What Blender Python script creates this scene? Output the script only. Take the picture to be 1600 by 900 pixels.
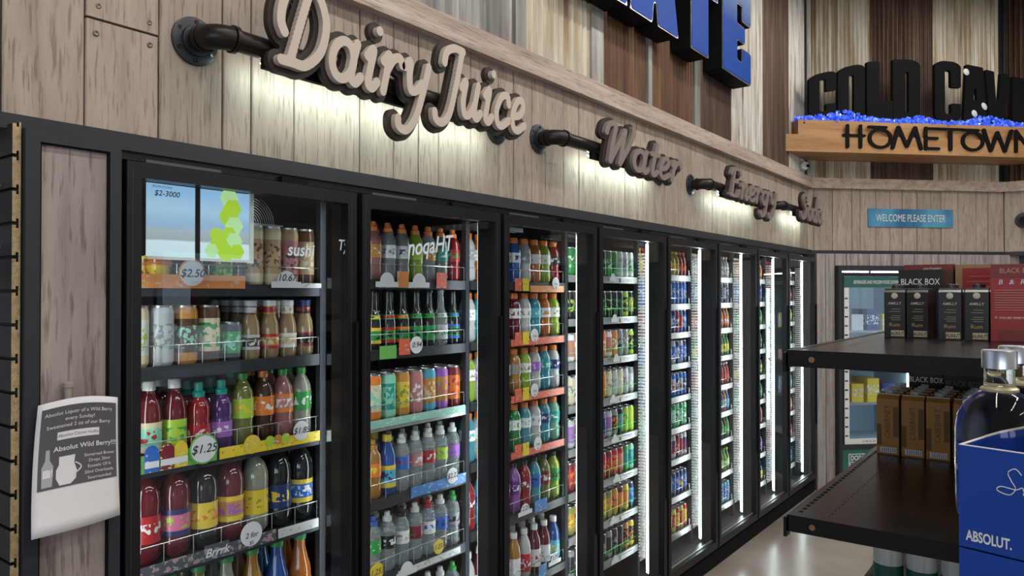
import bpy, bmesh, math, random
import numpy as np
from mathutils import Vector, Matrix
random.seed(7)
for o in list(bpy.data.objects): bpy.data.objects.remove(o)
scene = bpy.context.scene
COL = scene.collection

ORD = ['first', 'second', 'third', 'fourth', 'fifth', 'sixth', 'seventh', 'eighth', 'ninth', 'tenth', 'eleventh', 'twelfth', 'thirteenth', 'fourteenth']
# ------------------------------------------------------------------ camera, world, lights, exposure
cam_data = bpy.data.cameras.new('camera'); cam = bpy.data.objects.new('camera', cam_data); COL.objects.link(cam)
cam_data.sensor_width = 36; cam_data.lens = 36*1150/1600; cam_data.clip_start = .05
cam.location = (0, -1.89, 1.82)
cam.rotation_euler = (math.radians(90.5), 0, math.radians(-52.7))
scene.camera = cam
world = bpy.data.worlds.new('world'); scene.world = world; world.use_nodes = True
bg = world.node_tree.nodes['Background']; bg.inputs[0].default_value = (.62, .78, 1, 1); bg.inputs[1].default_value = .8
scene.view_settings.view_transform = 'Standard'; scene.view_settings.look = 'None'
scene.view_settings.gamma = 1; scene.view_settings.use_curve_mapping = False
scene.view_settings.exposure = 0.0
CEIL = 5.0
def area(name, loc, rot, sx, sy, power, col):
    l = bpy.data.lights.new(name, 'AREA'); l.shape = 'RECTANGLE'; l.size = sx; l.size_y = sy; l.energy = power; l.color = col
    o = bpy.data.objects.new(name, l); COL.objects.link(o); o.location = loc; o.rotation_euler = rot
    return o
LAMPS = [(x, y) for x in (.6, 3.4, 6.2) for y in (-1.5, -3.6, -5.7)]
for (x, y) in LAMPS: area('ceiling_lamp_light', (x, y, CEIL-.34), (0, 0, 0), 2.2, .12, 34, (1, .93, .84))
for yy in (-6.2, -3.4): area('added_window_light', (-4.9, yy, 1.75), (0, math.radians(-90), 0), 1.7, 2.2, 60, (.8, .9, 1))  # added to brighten the room without reflecting in the cooler doors
area('added_window_light', (5.8, -7.86, 1.65), (math.radians(90), 0, 0), 1.5, 1.5, 14, (.7, .88, 1))

# ------------------------------------------------------------------ materials
MC = {}
def nodes(name):
    m = bpy.data.materials.new(name); m.use_nodes = True
    nt = m.node_tree; return m, nt, nt.nodes['Principled BSDF']
def M(name, col, rough=.5, metal=0, coat=0, emit=None, es=0, spec=.5):
    if name in MC: return MC[name]
    m, nt, b = nodes(name)
    b.inputs['Base Color'].default_value = (*col, 1); b.inputs['Roughness'].default_value = rough
    b.inputs['Metallic'].default_value = metal; b.inputs['Coat Weight'].default_value = coat
    b.inputs['Coat Roughness'].default_value = .05; b.inputs['Specular IOR Level'].default_value = spec
    if emit: b.inputs['Emission Color'].default_value = (*emit, 1); b.inputs['Emission Strength'].default_value = es
    MC[name] = m; return m
def noise_chain(nt, scale, nscale, detail=5, rnd=True, coord='Object', turn=0):
    tc = nt.nodes.new('ShaderNodeTexCoord'); mp = nt.nodes.new('ShaderNodeMapping'); mp.inputs['Scale'].default_value = scale
    m0 = nt.nodes.new('ShaderNodeMapping'); m0.inputs['Rotation'].default_value = (0, 0, turn)
    nt.links.new(tc.outputs[coord], m0.inputs['Vector']); nt.links.new(m0.outputs[0], mp.inputs['Vector'])
    if rnd:
        oi = nt.nodes.new('ShaderNodeObjectInfo'); mu = nt.nodes.new('ShaderNodeMath'); mu.operation = 'MULTIPLY'; mu.inputs[1].default_value = 37
        nt.links.new(oi.outputs['Random'], mu.inputs[0]); nt.links.new(mu.outputs[0], mp.inputs['Location'])
    n = nt.nodes.new('ShaderNodeTexNoise'); n.inputs['Scale'].default_value = nscale; n.inputs['Detail'].default_value = detail
    nt.links.new(mp.outputs[0], n.inputs['Vector']); return n
def ramp(nt, src, stops):
    r = nt.nodes.new('ShaderNodeValToRGB'); e = r.color_ramp.elements
    while len(e) < len(stops): e.new(.5)
    for el, (p, c) in zip(e, stops): el.position = p; el.color = (*c, 1)
    nt.links.new(src, r.inputs[0]); return r
def mixc(nt, fac, a, b, mode='MIX'):
    m = nt.nodes.new('ShaderNodeMix'); m.data_type = 'RGBA'; m.blend_type = mode
    for s, v in ((m.inputs[0], fac), (m.inputs[6], a), (m.inputs[7], b)):
        if isinstance(v, (int, float)): s.default_value = v
        elif isinstance(v, tuple): s.default_value = (*v, 1)
        else: nt.links.new(v, s)
    return m.outputs[2]
def wood(name, c0, c1, c2, scale=(26, 26, 1.6), rough=.65, bump=.35, var=.12, lines=.55, turn=0):
    m, nt, b = nodes(name)
    n = noise_chain(nt, scale, 1.0, 7, turn=turn); r = ramp(nt, n.outputs[0], [(.3, c0), (.5, c1), (.72, c2)])
    n2 = noise_chain(nt, (scale[0]*6, scale[1]*6 if scale[0] > 5 else scale[1]*6, scale[2]*(4 if scale[2] < 5 else 6)), 1.0, 3, turn=turn)
    r2 = ramp(nt, n2.outputs[0], [(.34, (lines, lines*.96, lines*.92)), (.46, (1, 1, 1))])
    c = mixc(nt, 1.0, r.outputs[0], r2.outputs[0], 'MULTIPLY')
    oi = nt.nodes.new('ShaderNodeObjectInfo'); mr = nt.nodes.new('ShaderNodeMapRange')
    mr.inputs[3].default_value = 1-var; mr.inputs[4].default_value = 1+var*.4; nt.links.new(oi.outputs['Random'], mr.inputs[0])
    c = mixc(nt, 1.0, c, mr.outputs[0], 'MULTIPLY')
    nt.links.new(c, b.inputs['Base Color']); b.inputs['Roughness'].default_value = rough
    bp = nt.nodes.new('ShaderNodeBump'); bp.inputs['Strength'].default_value = bump; bp.inputs['Distance'].default_value = .004
    nt.links.new(n2.outputs[0], bp.inputs['Height']); nt.links.new(bp.outputs[0], b.inputs['Normal'])
    MC[name] = m; return m
def streak(name, stops, scale=(9, 9, .55), rough=.48, metal=.35):
    m, nt, b = nodes(name)
    n = noise_chain(nt, scale, 1.3, 8); r = ramp(nt, n.outputs[0], stops)
    n2 = noise_chain(nt, (40, 40, 3), 1, 4); r2 = ramp(nt, n2.outputs[0], [(.35, (.66, .62, .59)), (.55, (1, 1, 1))])
    nt.links.new(mixc(nt, .8, r.outputs[0], r2.outputs[0], 'MULTIPLY'), b.inputs['Base Color'])
    b.inputs['Roughness'].default_value = rough; b.inputs['Metallic'].default_value = metal
    MC[name] = m; return m
WOOD = wood('grey_barn_wood', (.335, .27, .225), (.41, .335, .28), (.475, .395, .33), (22, 22, 2.6), lines=.62)
WOOD2 = wood('shaded_mauve_grey_wood', (.24, .21, .2), (.36, .33, .32), (.47, .43, .42))  # recessed lower wall: its shade is mixed into the wood colour
PANEL = wood('mauve_wood', (.23, .185, .175), (.33, .275, .26), (.4, .34, .32), (16, 16, 2.2), var=.05)
CAP = wood('pale_weathered_wood', (.36, .27, .23), (.5, .4, .345), (.62, .53, .46), (1.6, 20, 26), var=.05, lines=.6)
PINE = wood('golden_pine', (.36, .18, .07), (.47, .25, .1), (.54, .31, .14), (1.2, 10, 16), rough=.45, bump=.08, var=.08, lines=.8, turn=math.radians(45))
RUST = streak('rusted_iron', [(.3, (.075, .036, .018)), (.5, (.14, .07, .036)), (.68, (.23, .125, .065)), (.8, (.42, .38, .32))])
DRUST = streak('dark_rusted_iron', [(.3, (.05, .027, .018)), (.52, (.1, .055, .036)), (.68, (.18, .12, .085)), (.78, (.5, .49, .46))])
CREAM = streak('pale_weathered_iron', [(.28, (.2, .1, .045)), (.42, (.42, .34, .22)), (.55, (.6, .56, .46)), (.75, (.72, .71, .64))])
GREYI = streak('galvanised_iron', [(.3, (.2, .2, .19)), (.5, (.36, .36, .35)), (.7, (.55, .55, .53)), (.85, (.25, .12, .06))])
WHITEI = streak('white_flaking_iron', [(.3, (.22, .13, .09)), (.42, (.52, .5, .46)), (.6, (.68, .68, .65)), (.8, (.6, .6, .57))], (14, 14, 1.2))
TRIM = M('slate_trim_metal', (.026, .03, .039), .5, .0, spec=.35)
BLACK = M('black_door_frame', (.0085, .009, .012), .35, .0, spec=.35)
BLACK2 = M('matte_black', (.006, .006, .007), .7, spec=.12)
DARKIN = M('dark_cooler_lining', (.02, .022, .026), .6)
PIPE = M('black_iron_pipe', (.022, .017, .016), .38, .5)
FLANGE = M('blue_black_flange', (.035, .042, .052), .4, .5)
FACE = M('tan_letter_face', (.56, .48, .41), .5)
FACE2 = M('grey_letter_face', (.24, .2, .185), .45)
BACKER = M('brown_letter_backer', (.038, .029, .026), .55, spec=.3)
STEEL = M('brushed_steel', (.55, .56, .57), .3, .9)
SHELFM = M('dark_shelf_metal', (.035, .04, .05), .4, .4)
RAILM = M('silver_shelf_rail', (.42, .44, .44), .35, .6)
WIRE = M('clear_wire', (.6, .62, .62), .2, .7)
GWIRE = M('glowing_green_wire', (.08, .5, .1), .3, 0, 0, (.1, .9, .15), .25)  # faint green glow put into the wire, which is no lamp
WHITE = M('white_plastic', (.75, .75, .74), .4)
PAPER = M('white_paper', (.72, .71, .74), .7)
INK = M('black_ink', (.02, .02, .025), .6)
GREYINK = M('dark_grey_print', (.085, .082, .095), .65)
LEDM = M('led_tube', (.9, .95, .95), .4, emit=(.93, 1, .97), es=17)
LEDB = M('sign_led_strip', (.9, 1, .93), .4, emit=(.82, 1, .9), es=27)
TUBE = M('lamp_tube', (.9, .9, .9), .4, emit=(1, .93, .84), es=5)
def glass(name, tint, refl=1.0, ior=1.45):
    m = bpy.data.materials.new(name); m.use_nodes = True; nt = m.node_tree; nt.nodes.remove(nt.nodes['Principled BSDF'])
    t = nt.nodes.new('ShaderNodeBsdfTransparent'); t.inputs[0].default_value = (*tint, 1)
    g = nt.nodes.new('ShaderNodeBsdfGlossy'); g.inputs['Roughness'].default_value = .01
    f = nt.nodes.new('ShaderNodeFresnel'); f.inputs[0].default_value = ior
    mx = nt.nodes.new('ShaderNodeMixShader'); ge = nt.nodes.new('ShaderNodeNewGeometry'); sb = nt.nodes.new('ShaderNodeMath'); sb.operation = 'SUBTRACT'; sb.inputs[0].default_value = 1; nt.links.new(ge.outputs['Backfacing'], sb.inputs[1])
    mu = nt.nodes.new('ShaderNodeMath'); mu.operation = 'MULTIPLY'; nt.links.new(f.outputs[0], mu.inputs[0]); nt.links.new(sb.outputs[0], mu.inputs[1])   # reflect once, at the front surface of the pane
    nt.links.new(mu.outputs[0], mx.inputs[0]); nt.links.new(t.outputs[0], mx.inputs[1]); nt.links.new(g.outputs[0], mx.inputs[2])
    nt.links.new(mx.outputs[0], nt.nodes['Material Output'].inputs[0]); MC[name] = m; return m
GLASS = glass('door_glass', (.93, .96, .97))
WGLASS = glass('window_glass', (.97, .98, 1))
def clear(name, tint, amount):
    m, nt, b = nodes(name); b.inputs['Base Color'].default_value = (*tint, 1); b.inputs['Roughness'].default_value = .06
    b.inputs['Coat Weight'].default_value = .6
    t = nt.nodes.new('ShaderNodeBsdfTransparent'); t.inputs[0].default_value = (.9, .93, .95, 1)
    mx = nt.nodes.new('ShaderNodeMixShader'); mx.inputs[0].default_value = amount
    nt.links.new(t.outputs[0], mx.inputs[1]); nt.links.new(b.outputs[0], mx.inputs[2])
    nt.links.new(mx.outputs[0], nt.nodes['Material Output'].inputs[0]); MC[name] = m; return m
PAL = dict(red=(.42, .02, .025), maroon=(.2, .018, .03), pink=(.62, .16, .28), rose=(.5, .2, .2), orange=(.72, .2, .03), amber=(.55, .25, .04), yellow=(.75, .55, .05),
    lime=(.4, .6, .06), green=(.03, .3, .06), teal=(.02, .32, .27), mint=(.25, .62, .45), aqua=(.08, .4, .52), blue=(.03, .13, .5), navy=(.02, .035, .15), purple=(.1, .02, .2),
    violet=(.35, .12, .5), black=(.012, .012, .014), brown=(.09, .04, .02), tan=(.5, .33, .18), cream=(.68, .6, .4), white=(.72, .73, .73), silver=(.5, .52, .54), grey=(.25, .26, .27), cloudy=(.45, .45, .34), olive=(.24, .26, .06), clear=(.5, .55, .57), smoke=(.03, .03, .035))
def liquid(c):
    if c == 'clear': return MC.get('clear_pet') or clear('clear_pet', (.55, .6, .62), .32)
    return M(c+'_drink', tuple(v*.6 for v in PAL[c]), .07, 0, .5)
def capm(c): return M(c+'_cap', PAL[c], .38)
def label_mat(a, b_, c_):
    key = 'print_%s_%s_%s' % (a, b_, c_)
    if key in MC: return MC[key]
    m, nt, b = nodes(key)
    n = noise_chain(nt, (70, 70, 55), 1, 1); k = ramp(nt, n.outputs[0], [(.52, (0, 0, 0)), (.56, (1, 1, 1))])
    tc = nt.nodes.new('ShaderNodeTexCoord'); sp = nt.nodes.new('ShaderNodeSeparateXYZ'); nt.links.new(tc.outputs['Generated'], sp.inputs[0])
    band = ramp(nt, sp.outputs[2], [(0, (1, 1, 1)), (.2, (0, 0, 0)), (.78, (0, 0, 0)), (.8, (1, 1, 1))]); band.color_ramp.interpolation = 'CONSTANT'
    band2 = ramp(nt, sp.outputs[2], [(0, (0, 0, 0)), (.28, (1, 1, 1)), (.72, (0, 0, 0))]); band2.color_ramp.interpolation = 'CONSTANT'
    fac = nt.nodes.new('ShaderNodeMath'); fac.operation = 'MULTIPLY'; nt.links.new(k.outputs[0], fac.inputs[0]); nt.links.new(band2.outputs[0], fac.inputs[1])
    col = mixc(nt, fac.outputs[0], PAL[a], PAL[b_]); col = mixc(nt, band.outputs[0], col, PAL[c_])
    nt.links.new(col, b.inputs['Base Color']); b.inputs['Roughness'].default_value = .3
    MC[key] = m; return m

# ------------------------------------------------------------------ mesh helpers
class B:
    def __init__(s, fn=None): s.v = []; s.f = []; s.fn = fn
    def add(s, vs, fs):
        o = len(s.v)
        s.v += [tuple(s.fn(*p)) if s.fn else tuple(p) for p in vs]; s.f += [tuple(i+o for i in f) for f in fs]; return s
    def box(s, x0, x1, y0, y1, z0, z1):
        return s.add([(x0, y0, z0), (x1, y0, z0), (x1, y1, z0), (x0, y1, z0), (x0, y0, z1), (x1, y0, z1), (x1, y1, z1), (x0, y1, z1)],
                     [(0, 3, 2, 1), (4, 5, 6, 7), (0, 1, 5, 4), (1, 2, 6, 5), (2, 3, 7, 6), (3, 0, 4, 7)])
    def tube(s, pts, r, n=10):
        pts = [Vector(p) for p in pts]; vs = []; fs = []; up = None
        rs = r if isinstance(r, (list, tuple)) else [r]*len(pts)
        for i, p in enumerate(pts):
            t = (pts[min(i+1, len(pts)-1)]-pts[max(i-1, 0)]).normalized()
            if up is None: up = Vector((0, 0, 1)) if abs(t.z) < .9 else Vector((1, 0, 0))
            a = t.cross(up).normalized(); b = t.cross(a).normalized(); up = -b if False else up
            for k in range(n):
                w = 2*math.pi*k/n; vs.append(p+(a*math.cos(w)+b*math.sin(w))*rs[i])
        for i in range(len(pts)-1):
            for k in range(n): fs.append((i*n+k, i*n+(k+1) % n, (i+1)*n+(k+1) % n, (i+1)*n+k))
        fs.append(tuple(range(n))[::-1]); fs.append(tuple(range((len(pts)-1)*n, len(pts)*n)))
        return s.add(vs, fs)
    def lathe(s, prof, n=16, c=(0, 0, 0)):
        vs = []; fs = []
        for (r, z) in prof:
            for k in range(n):
                w = 2*math.pi*k/n; vs.append((c[0]+r*math.cos(w), c[1]+r*math.sin(w), c[2]+z))
        for i in range(len(prof)-1):
            for k in range(n): fs.append((i*n+k, i*n+(k+1) % n, (i+1)*n+(k+1) % n, (i+1)*n+k))
        if prof[0][0] > 1e-5: fs.append(tuple(range(n))[::-1])
        if prof[-1][0] > 1e-5: fs.append(tuple(range((len(prof)-1)*n, len(prof)*n)))
        return s.add(vs, fs)
    def mesh(s, name, mat, smooth=False):
        me = bpy.data.meshes.new(name); me.from_pydata(s.v, [], s.f); me.validate(); me.materials.append(mat)
        bm = bmesh.new(); bm.from_mesh(me); bmesh.ops.recalc_face_normals(bm, faces=bm.faces); bm.to_mesh(me); bm.free()
        if smooth:
            for p in me.polygons: p.use_smooth = True
            try: me.set_sharp_from_angle(angle=math.radians(42))
            except Exception: pass
        return me
    def build(s, name, mat, parent=None, smooth=False, **kw):
        return link(name, s.mesh(name, mat, smooth), parent, **kw)
def link(name, me, parent=None, label=None, cat=None, group=None, kind=None):
    o = bpy.data.objects.new(name, me); COL.objects.link(o)
    if parent is not None: o.parent = parent
    tag(o, label, cat, group, kind); return o
def tag(o, label=None, cat=None, group=None, kind=None):
    if label: o['label'] = label
    if cat: o['category'] = cat
    if group: o['group'] = group
    if kind: o['kind'] = kind
    return o
def empty(name, loc=(0, 0, 0), rz=0, label=None, cat=None, group=None):
    o = link(name, None, None, label, cat, group); o.location = loc; o.rotation_euler = (0, 0, rz); o.empty_display_size = .02; return o
def boxes(name, mat, lst, parent=None, fn=None, **kw):
    b = B(fn)
    for q in lst: b.box(*q)
    return b.build(name, mat, parent, **kw)
K = math.sqrt(.5)
CU = (7.146, .08); CL = (7.15, 0.0)
def w2(c):            # frame of the angled far wall: (t along wall, off out of the wall into the room, z)
    return lambda t, off, z: (c[0]+K*t-K*off, c[1]-K*t-K*off, z)
WU = w2(CU); WL = w2(CL)
END3 = (CU[0]+K*2.04, CU[1]-K*2.04)
def w3(t, off, z): return (END3[0]-off, END3[1]-t, z)
TXT = {}
def text_geo(s, size=1.0, shear=0.0, align='CENTER', bold=0.0):
    key = (s, shear, align, bold)
    if key not in TXT:
        cu = bpy.data.curves.new('t', 'FONT'); cu.body = s; cu.size = 1; cu.shear = shear; cu.align_x = align; cu.resolution_u = 3; cu.offset = bold; cu.fill_mode = 'FRONT'
        ob = bpy.data.objects.new('t', cu); COL.objects.link(ob)
        dg = bpy.context.evaluated_depsgraph_get(); me = bpy.data.meshes.new_from_object(ob.evaluated_get(dg))
        TXT[key] = ([tuple(v.co) for v in me.vertices], [tuple(p.vertices) for p in me.polygons])
        bpy.data.objects.remove(ob); bpy.data.meshes.remove(me); bpy.data.curves.remove(cu)
    v, f = TXT[key]; return [(p[0]*size, p[1]*size) for p in v], f
def text(name, s, size, fn, mat, parent, shear=0, align='CENTER', bold=0.0, sx=1.0):
    v, f = text_geo(s, size, shear, align, bold)
    b = B(); b.add([fn(p[0]*sx, p[1]) for p in v], f); 
    me = bpy.data.meshes.new(name); me.from_pydata(b.v, [], b.f); me.materials.append(mat)
    return link(name, me, parent)

# signed distance letters: adds / subs of circles-chains, boxes, convex polygons -> extruded plate
def catmull(pts, n=10):
    if len(pts) < 3: 
        return [(pts[0][0]+(pts[-1][0]-pts[0][0])*i/24, pts[0][1]+(pts[-1][1]-pts[0][1])*i/24) for i in range(25)]
    P = [pts[0]]+list(pts)+[pts[-1]]; out = []
    for i in range(1, len(P)-2):
        for k in range(n):
            t = k/n; q = []
            for d in (0, 1):
                a, b, c, e = P[i-1][d], P[i][d], P[i+1][d], P[i+2][d]
                q.append(.5*(2*b+(c-a)*t+(2*a-5*b+4*c-e)*t*t+(3*b-a-3*c+e)*t**3))
            out.append(tuple(q))
    out.append(pts[-1]); return out
def field(prims, X, Y, grow=0.0):
    d = np.full(X.shape, 9.0)
    for op, kind, a in prims:
        if kind == 's':
            e = np.full(X.shape, 9.0); pts, r, p = a
            for (x, y) in pts:
                e = np.minimum(e, (np.abs(X-x)**p+np.abs(Y-y)**p)**(1/p)-r)
        elif kind == 'b':
            x0, y0, x1, y1, rr = a
            qx = np.abs(X-(x0+x1)/2)-(x1-x0)/2+rr; qy = np.abs(Y-(y0+y1)/2)-(y1-y0)/2+rr
            e = np.hypot(np.maximum(qx, 0), np.maximum(qy, 0))+np.minimum(np.maximum(qx, qy), 0)-rr
        else:
            e = np.full(X.shape, -9.0); n = len(a)
            for i in range(n):
                (x0, y0), (x1, y1) = a[i], a[(i+1) % n]; L = math.hypot(x1-x0, y1-y0)
                e = np.maximum(e, ((y1-y0)*(X-x0)-(x1-x0)*(Y-y0))/L)
        d = np.minimum(d, e) if op == '+' else np.maximum(d, -e)
    return d-grow
def plate(prims, bbox, res, thick, fn, name, mat, parent, grow=0.0):
    x0, y0, x1, y1 = bbox; nx = int((x1-x0)/res)+2; ny = int((y1-y0)/res)+2
    xs = x0+np.arange(nx)*res; ys = y0+np.arange(ny)*res; X, Y = np.meshgrid(xs, ys, indexing='ij'); F = field(prims, X, Y, grow)
    vid = {}; V = []; faces = []
    def vtx(key, p):
        if key not in vid: vid[key] = len(V); V.append(p)
        return vid[key]
    for i in range(nx-1):
        for j in range(ny-1):
            c = [(i, j), (i+1, j), (i+1, j+1), (i, j+1)]; f = [F[q] for q in c]
            if min(f) > 0: continue
            poly = []
            for k in range(4):
                a, b = c[k], c[(k+1) % 4]; fa, fb = f[k], f[(k+1) % 4]
                if fa <= 0: poly.append(vtx(a, (xs[a[0]], ys[a[1]])))
                if (fa <= 0) != (fb <= 0):
                    lo, hi = min(a, b), max(a, b); t = F[lo]/(F[lo]-F[hi])
                    poly.append(vtx((lo, hi), (xs[lo[0]]+(xs[hi[0]]-xs[lo[0]])*t, ys[lo[1]]+(ys[hi[1]]-ys[lo[1]])*t)))
            if len(poly) > 2: faces.append(poly)
    bm = bmesh.new(); bv = [bm.verts.new((p[0], p[1], 0)) for p in V]
    for f in faces:
        try: bm.faces.new([bv[i] for i in f])
        except ValueError: pass
    bmesh.ops.dissolve_limit(bm, angle_limit=.02, verts=bm.verts, edges=bm.edges)
    bmesh.ops.triangulate(bm, faces=[f for f in bm.faces if len(f.verts) > 4])
    r = bmesh.ops.extrude_face_region(bm, geom=list(bm.faces))
    for e in r['geom']:
        if isinstance(e, bmesh.types.BMVert): e.co.z = thick
    for v in bm.verts: v.co = Vector(fn(v.co.x, v.co.y, v.co.z))
    bmesh.ops.recalc_face_normals(bm, faces=bm.faces)
    me = bpy.data.meshes.new(name); bm.to_mesh(me); bm.free(); me.materials.append(mat); return link(name, me, parent)

# ------------------------------------------------------------------ the room
def struct(name, mat, lst, fn=None): return boxes(name, mat, lst, None, fn, kind='structure')
m, nt, b = nodes('polished_concrete')
n = noise_chain(nt, (1, 1, 1), 1.1, 8, False); r = ramp(nt, n.outputs[0], [(.3, (.2, .17, .145)), (.5, (.29, .255, .225)), (.7, (.36, .325, .29))])
nt.links.new(r.outputs[0], b.inputs['Base Color']); rr = ramp(nt, n.outputs[0], [(.3, (.16, .16, .16)), (.7, (.28, .28, .28))]); nt.links.new(rr.outputs[0], b.inputs['Roughness'])
struct('floor', m, [(-5, 11, -8, 3, -.1, 0)])
CEILM = M('dark_ceiling', (.22, .21, .2), .8); PLASTER = M('warm_plaster', (.55, .52, .48), .8)
struct('ceiling', CEILM, [(-5, 11, -8, 3, CEIL, CEIL+.1)])
def wall_open(name, fn, L, openings):     # a wall along t with window holes
    q = []; t = 0
    for (a, c, z0, z1) in openings: q += [(t, a, 0, .15, 0, CEIL), (a, c, 0, .15, 0, z0), (a, c, 0, .15, z1, CEIL)]; t = c
    q.append((t, L, 0, .15, 0, CEIL)); struct(name, PLASTER, q, fn)
    for i, (a, c, z0, z1) in enumerate(openings):
        global WN; WN += 1
        w = boxes('window_%d' % WN, BLACK, [(a, c, .03, .1, z0, z0+.06), (a, c, .03, .1, z1-.06, z1), (a, a+.06, .03, .1, z0, z1), (c-.06, c, .03, .1, z0, z1), ((a+c)/2-.03, (a+c)/2+.03, .03, .1, z0, z1)], None, fn, kind='structure')
        boxes('pane', WGLASS, [(a+.06, c-.06, .06, .066, z0+.06, z1-.06)], w, fn)
WN = 0
wall_open('wall_side', lambda t, o, z: (-5-o, -8+t, z), 11, [(.7, 2.9, .9, 2.6), (3.5, 5.7, .9, 2.6)])  # unseen side windows, added for extra daylight
wall_open('wall_rear', lambda t, o, z: (-5+t, -8-o, z), 16, [(10.0, 11.6, .9, 2.4)])
# shell behind the visible cladding
struct('wall_cooler_upper', DARKIN, [(.5, 7.3, .12, .2, 2.2, CEIL)])
ANG = [(-.1, 2.1, -.12, -.045, 2.2, CEIL)]
struct('wall_angled_upper', DARKIN, ANG, WU)
struct('wall_far', DARKIN, [(0, 7, -.12, -.045, 0, CEIL)], w3)
struct('wall_angled_lower', DARKIN, [(-.05, .18, -.12, -.03, 0, 2.2), (1.0, 2.3, -.12, -.03, 0, 2.2), (.18, 1.0, -.12, -.03, 2.09, 2.2)], WL)

# grey plank cladding, each plank its own piece
Z0, Z1 = 2.225, 2.83
clad = link('wall_cladding', None, None, kind='structure')
seams = [.5, .635, .816, 1.005, 1.193, 1.287, 1.441, 1.713, 1.873, 2.002, 2.112, 2.304, 2.49, 2.6, 2.736, 2.844, 3.002, 3.143, 3.3, 3.499, 3.62, 3.75, 3.998, 4.12, 4.311, 4.5, 4.714, 4.86, 5.056, 5.2, 5.437, 5.6, 5.74, 6.02, 6.2, 6.36, 6.526, 6.7, 6.9, 7.03, 7.16]
def plank(a, c, z0, z1, fn=None, mat=WOOD, y=0.0, par=clad, bow=0):
    g = .0022; ch = .003
    b = B(fn); yy = y+random.uniform(-.002, .002)
    b.add([(a+g, yy+.03, z0), (c-g, yy+.03, z0), (c-g, yy+.03, z1), (a+g, yy+.03, z1),
           (a+g, yy+ch, z0), (c-g, yy+ch, z0), (c-g, yy+ch, z1), (a+g, yy+ch, z1),
           (a+g+ch, yy, z0), (c-g-ch, yy, z0), (c-g-ch, yy, z1), (a+g+ch, yy, z1)],
          [(0, 1, 2, 3), (0, 4, 5, 1), (1, 5, 6, 2), (2, 6, 7, 3), (3, 7, 4, 0), (4, 8, 9, 5), (5, 9, 10, 6), (6, 10, 11, 7), (7, 11, 8, 4), (8, 11, 10, 9)])
    return b.build('plank', mat, par)
for a, c in zip(seams, seams[1:]):
    if abs(a-.816) < 1e-6:
        plank(a, c, Z0, 2.517, None, WOOD, .08); plank(a, c, 2.523, Z1, None, WOOD, .08)
    else: plank(a, c, Z0, Z1, None, WOOD, .08)
for (x, z) in ((.847, 2.554), (.977, 2.55), (.842, 2.483), (.979, 2.491)):
    B().add(*(lambda q: (q.v, q.f))(B(lambda X, Y, Z: (x+X, .0795-Z, z+Y)).lathe([(.0075, 0), (.0075, .0015), (.005, .003), (.0022, .0022), (.0, .001)], 12))).build('screw', M('dull_screw', (.2, .18, .17), .4, .7), clad)
s2 = [.0, .064, .252, .448, .532, .691, .837, .964, 1.117, 1.26, 1.37, 1.55, 1.741, 1.868, 2.039]
f2 = lambda t, y, z: WU(t, -y, z)
clad2 = link('wall_angled_cladding', None, None, kind='structure')
for a, c in zip(s2, s2[1:]): plank(a, c, Z0, Z1, f2, WOOD, 0, clad2)
f3 = lambda t, y, z: w3(t, -y, z)
clad3 = link('wall_far_cladding', None, None, kind='structure')
t = 0.0
while t < 2.5: w_ = random.choice((.13, .17, .2)); plank(t, t+w_, Z0, Z1, f3, WOOD, 0, clad3); t += w_
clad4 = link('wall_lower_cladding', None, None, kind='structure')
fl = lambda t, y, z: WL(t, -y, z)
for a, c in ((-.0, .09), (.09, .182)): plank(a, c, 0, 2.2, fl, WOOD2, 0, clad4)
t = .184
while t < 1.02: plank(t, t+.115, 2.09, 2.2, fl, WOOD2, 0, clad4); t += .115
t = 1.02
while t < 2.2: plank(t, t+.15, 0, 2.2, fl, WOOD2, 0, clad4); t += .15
# weathered cap boards and slate trims
struct('trim_1', CAP, [(.5, 7.15, .035, .12, 2.812, 2.908)])
struct('trim_2', CAP, [(-.02, 2.04, -.04, .045, 2.812, 2.908)], WU)
struct('trim_3', CAP, [(-.02, 5, -.04, .045, 2.812, 2.908)], w3)
struct('trim_4', TRIM, [(.45, 7.16, .045, .12, 2.2, 2.236)])
struct('trim_5', TRIM, [(-.02, 2.06, -.1, .03, 2.192, 2.232)], WU)
struct('trim_6', TRIM, [(-.02, 5, -.1, .03, 2.192, 2.232)], w3)
# corrugated iron above
cor = link('wall_corrugated_iron', None, None, kind='structure')
def sheet(a, c, fn, mat, par, z0=2.9, amp=.009, pitch=.043, z1=CEIL):
    n = max(4, int((c-a)/pitch*8)); b = B(fn); vs = []; fs = []
    for i in range(n+1):
        x = a+(c-a)*i/n; y = -amp*math.sin(2*math.pi*x/pitch)+.003
        vs += [(x, y, z0), (x, y, z1)]
    for i in range(n): fs.append((2*i, 2*i+2, 2*i+3, 2*i+1))
    me = b.add(vs, fs).mesh('sheet', mat, True); o = link('sheet', me, par); o.data.polygons.foreach_set('use_smooth', [True]*len(me.polygons)); return o
fw = lambda x, y, z: (x, .1+y, z)
for a, c, mt, flat in ((.5, 1.3, CREAM, 0), (1.3, 1.95, GREYI, 0), (1.95, 2.62, GREYI, 0), (2.62, 2.70, GREYI, 1), (2.70, 3.274, CREAM, 0), (3.274, 3.397, GREYI, 1), (3.397, 3.914, RUST, 0), (3.914, 3.965, GREYI, 1), (3.965, 4.582, RUST, 0), (4.582, 4.676, GREYI, 1), (4.676, 5.269, DRUST, 0), (5.269, 5.971, WHITEI, 0), (5.971, 6.647, DRUST, 0), (6.647, 7.14, WHITEI, 0)):
    if flat: boxes('batten', mt, [(a, c, .085, .12, 2.9, CEIL)], cor)
    else: sheet(a, c, fw, mt, cor)
g2 = lambda t, y, z: WU(t, -.01-y, z)
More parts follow.
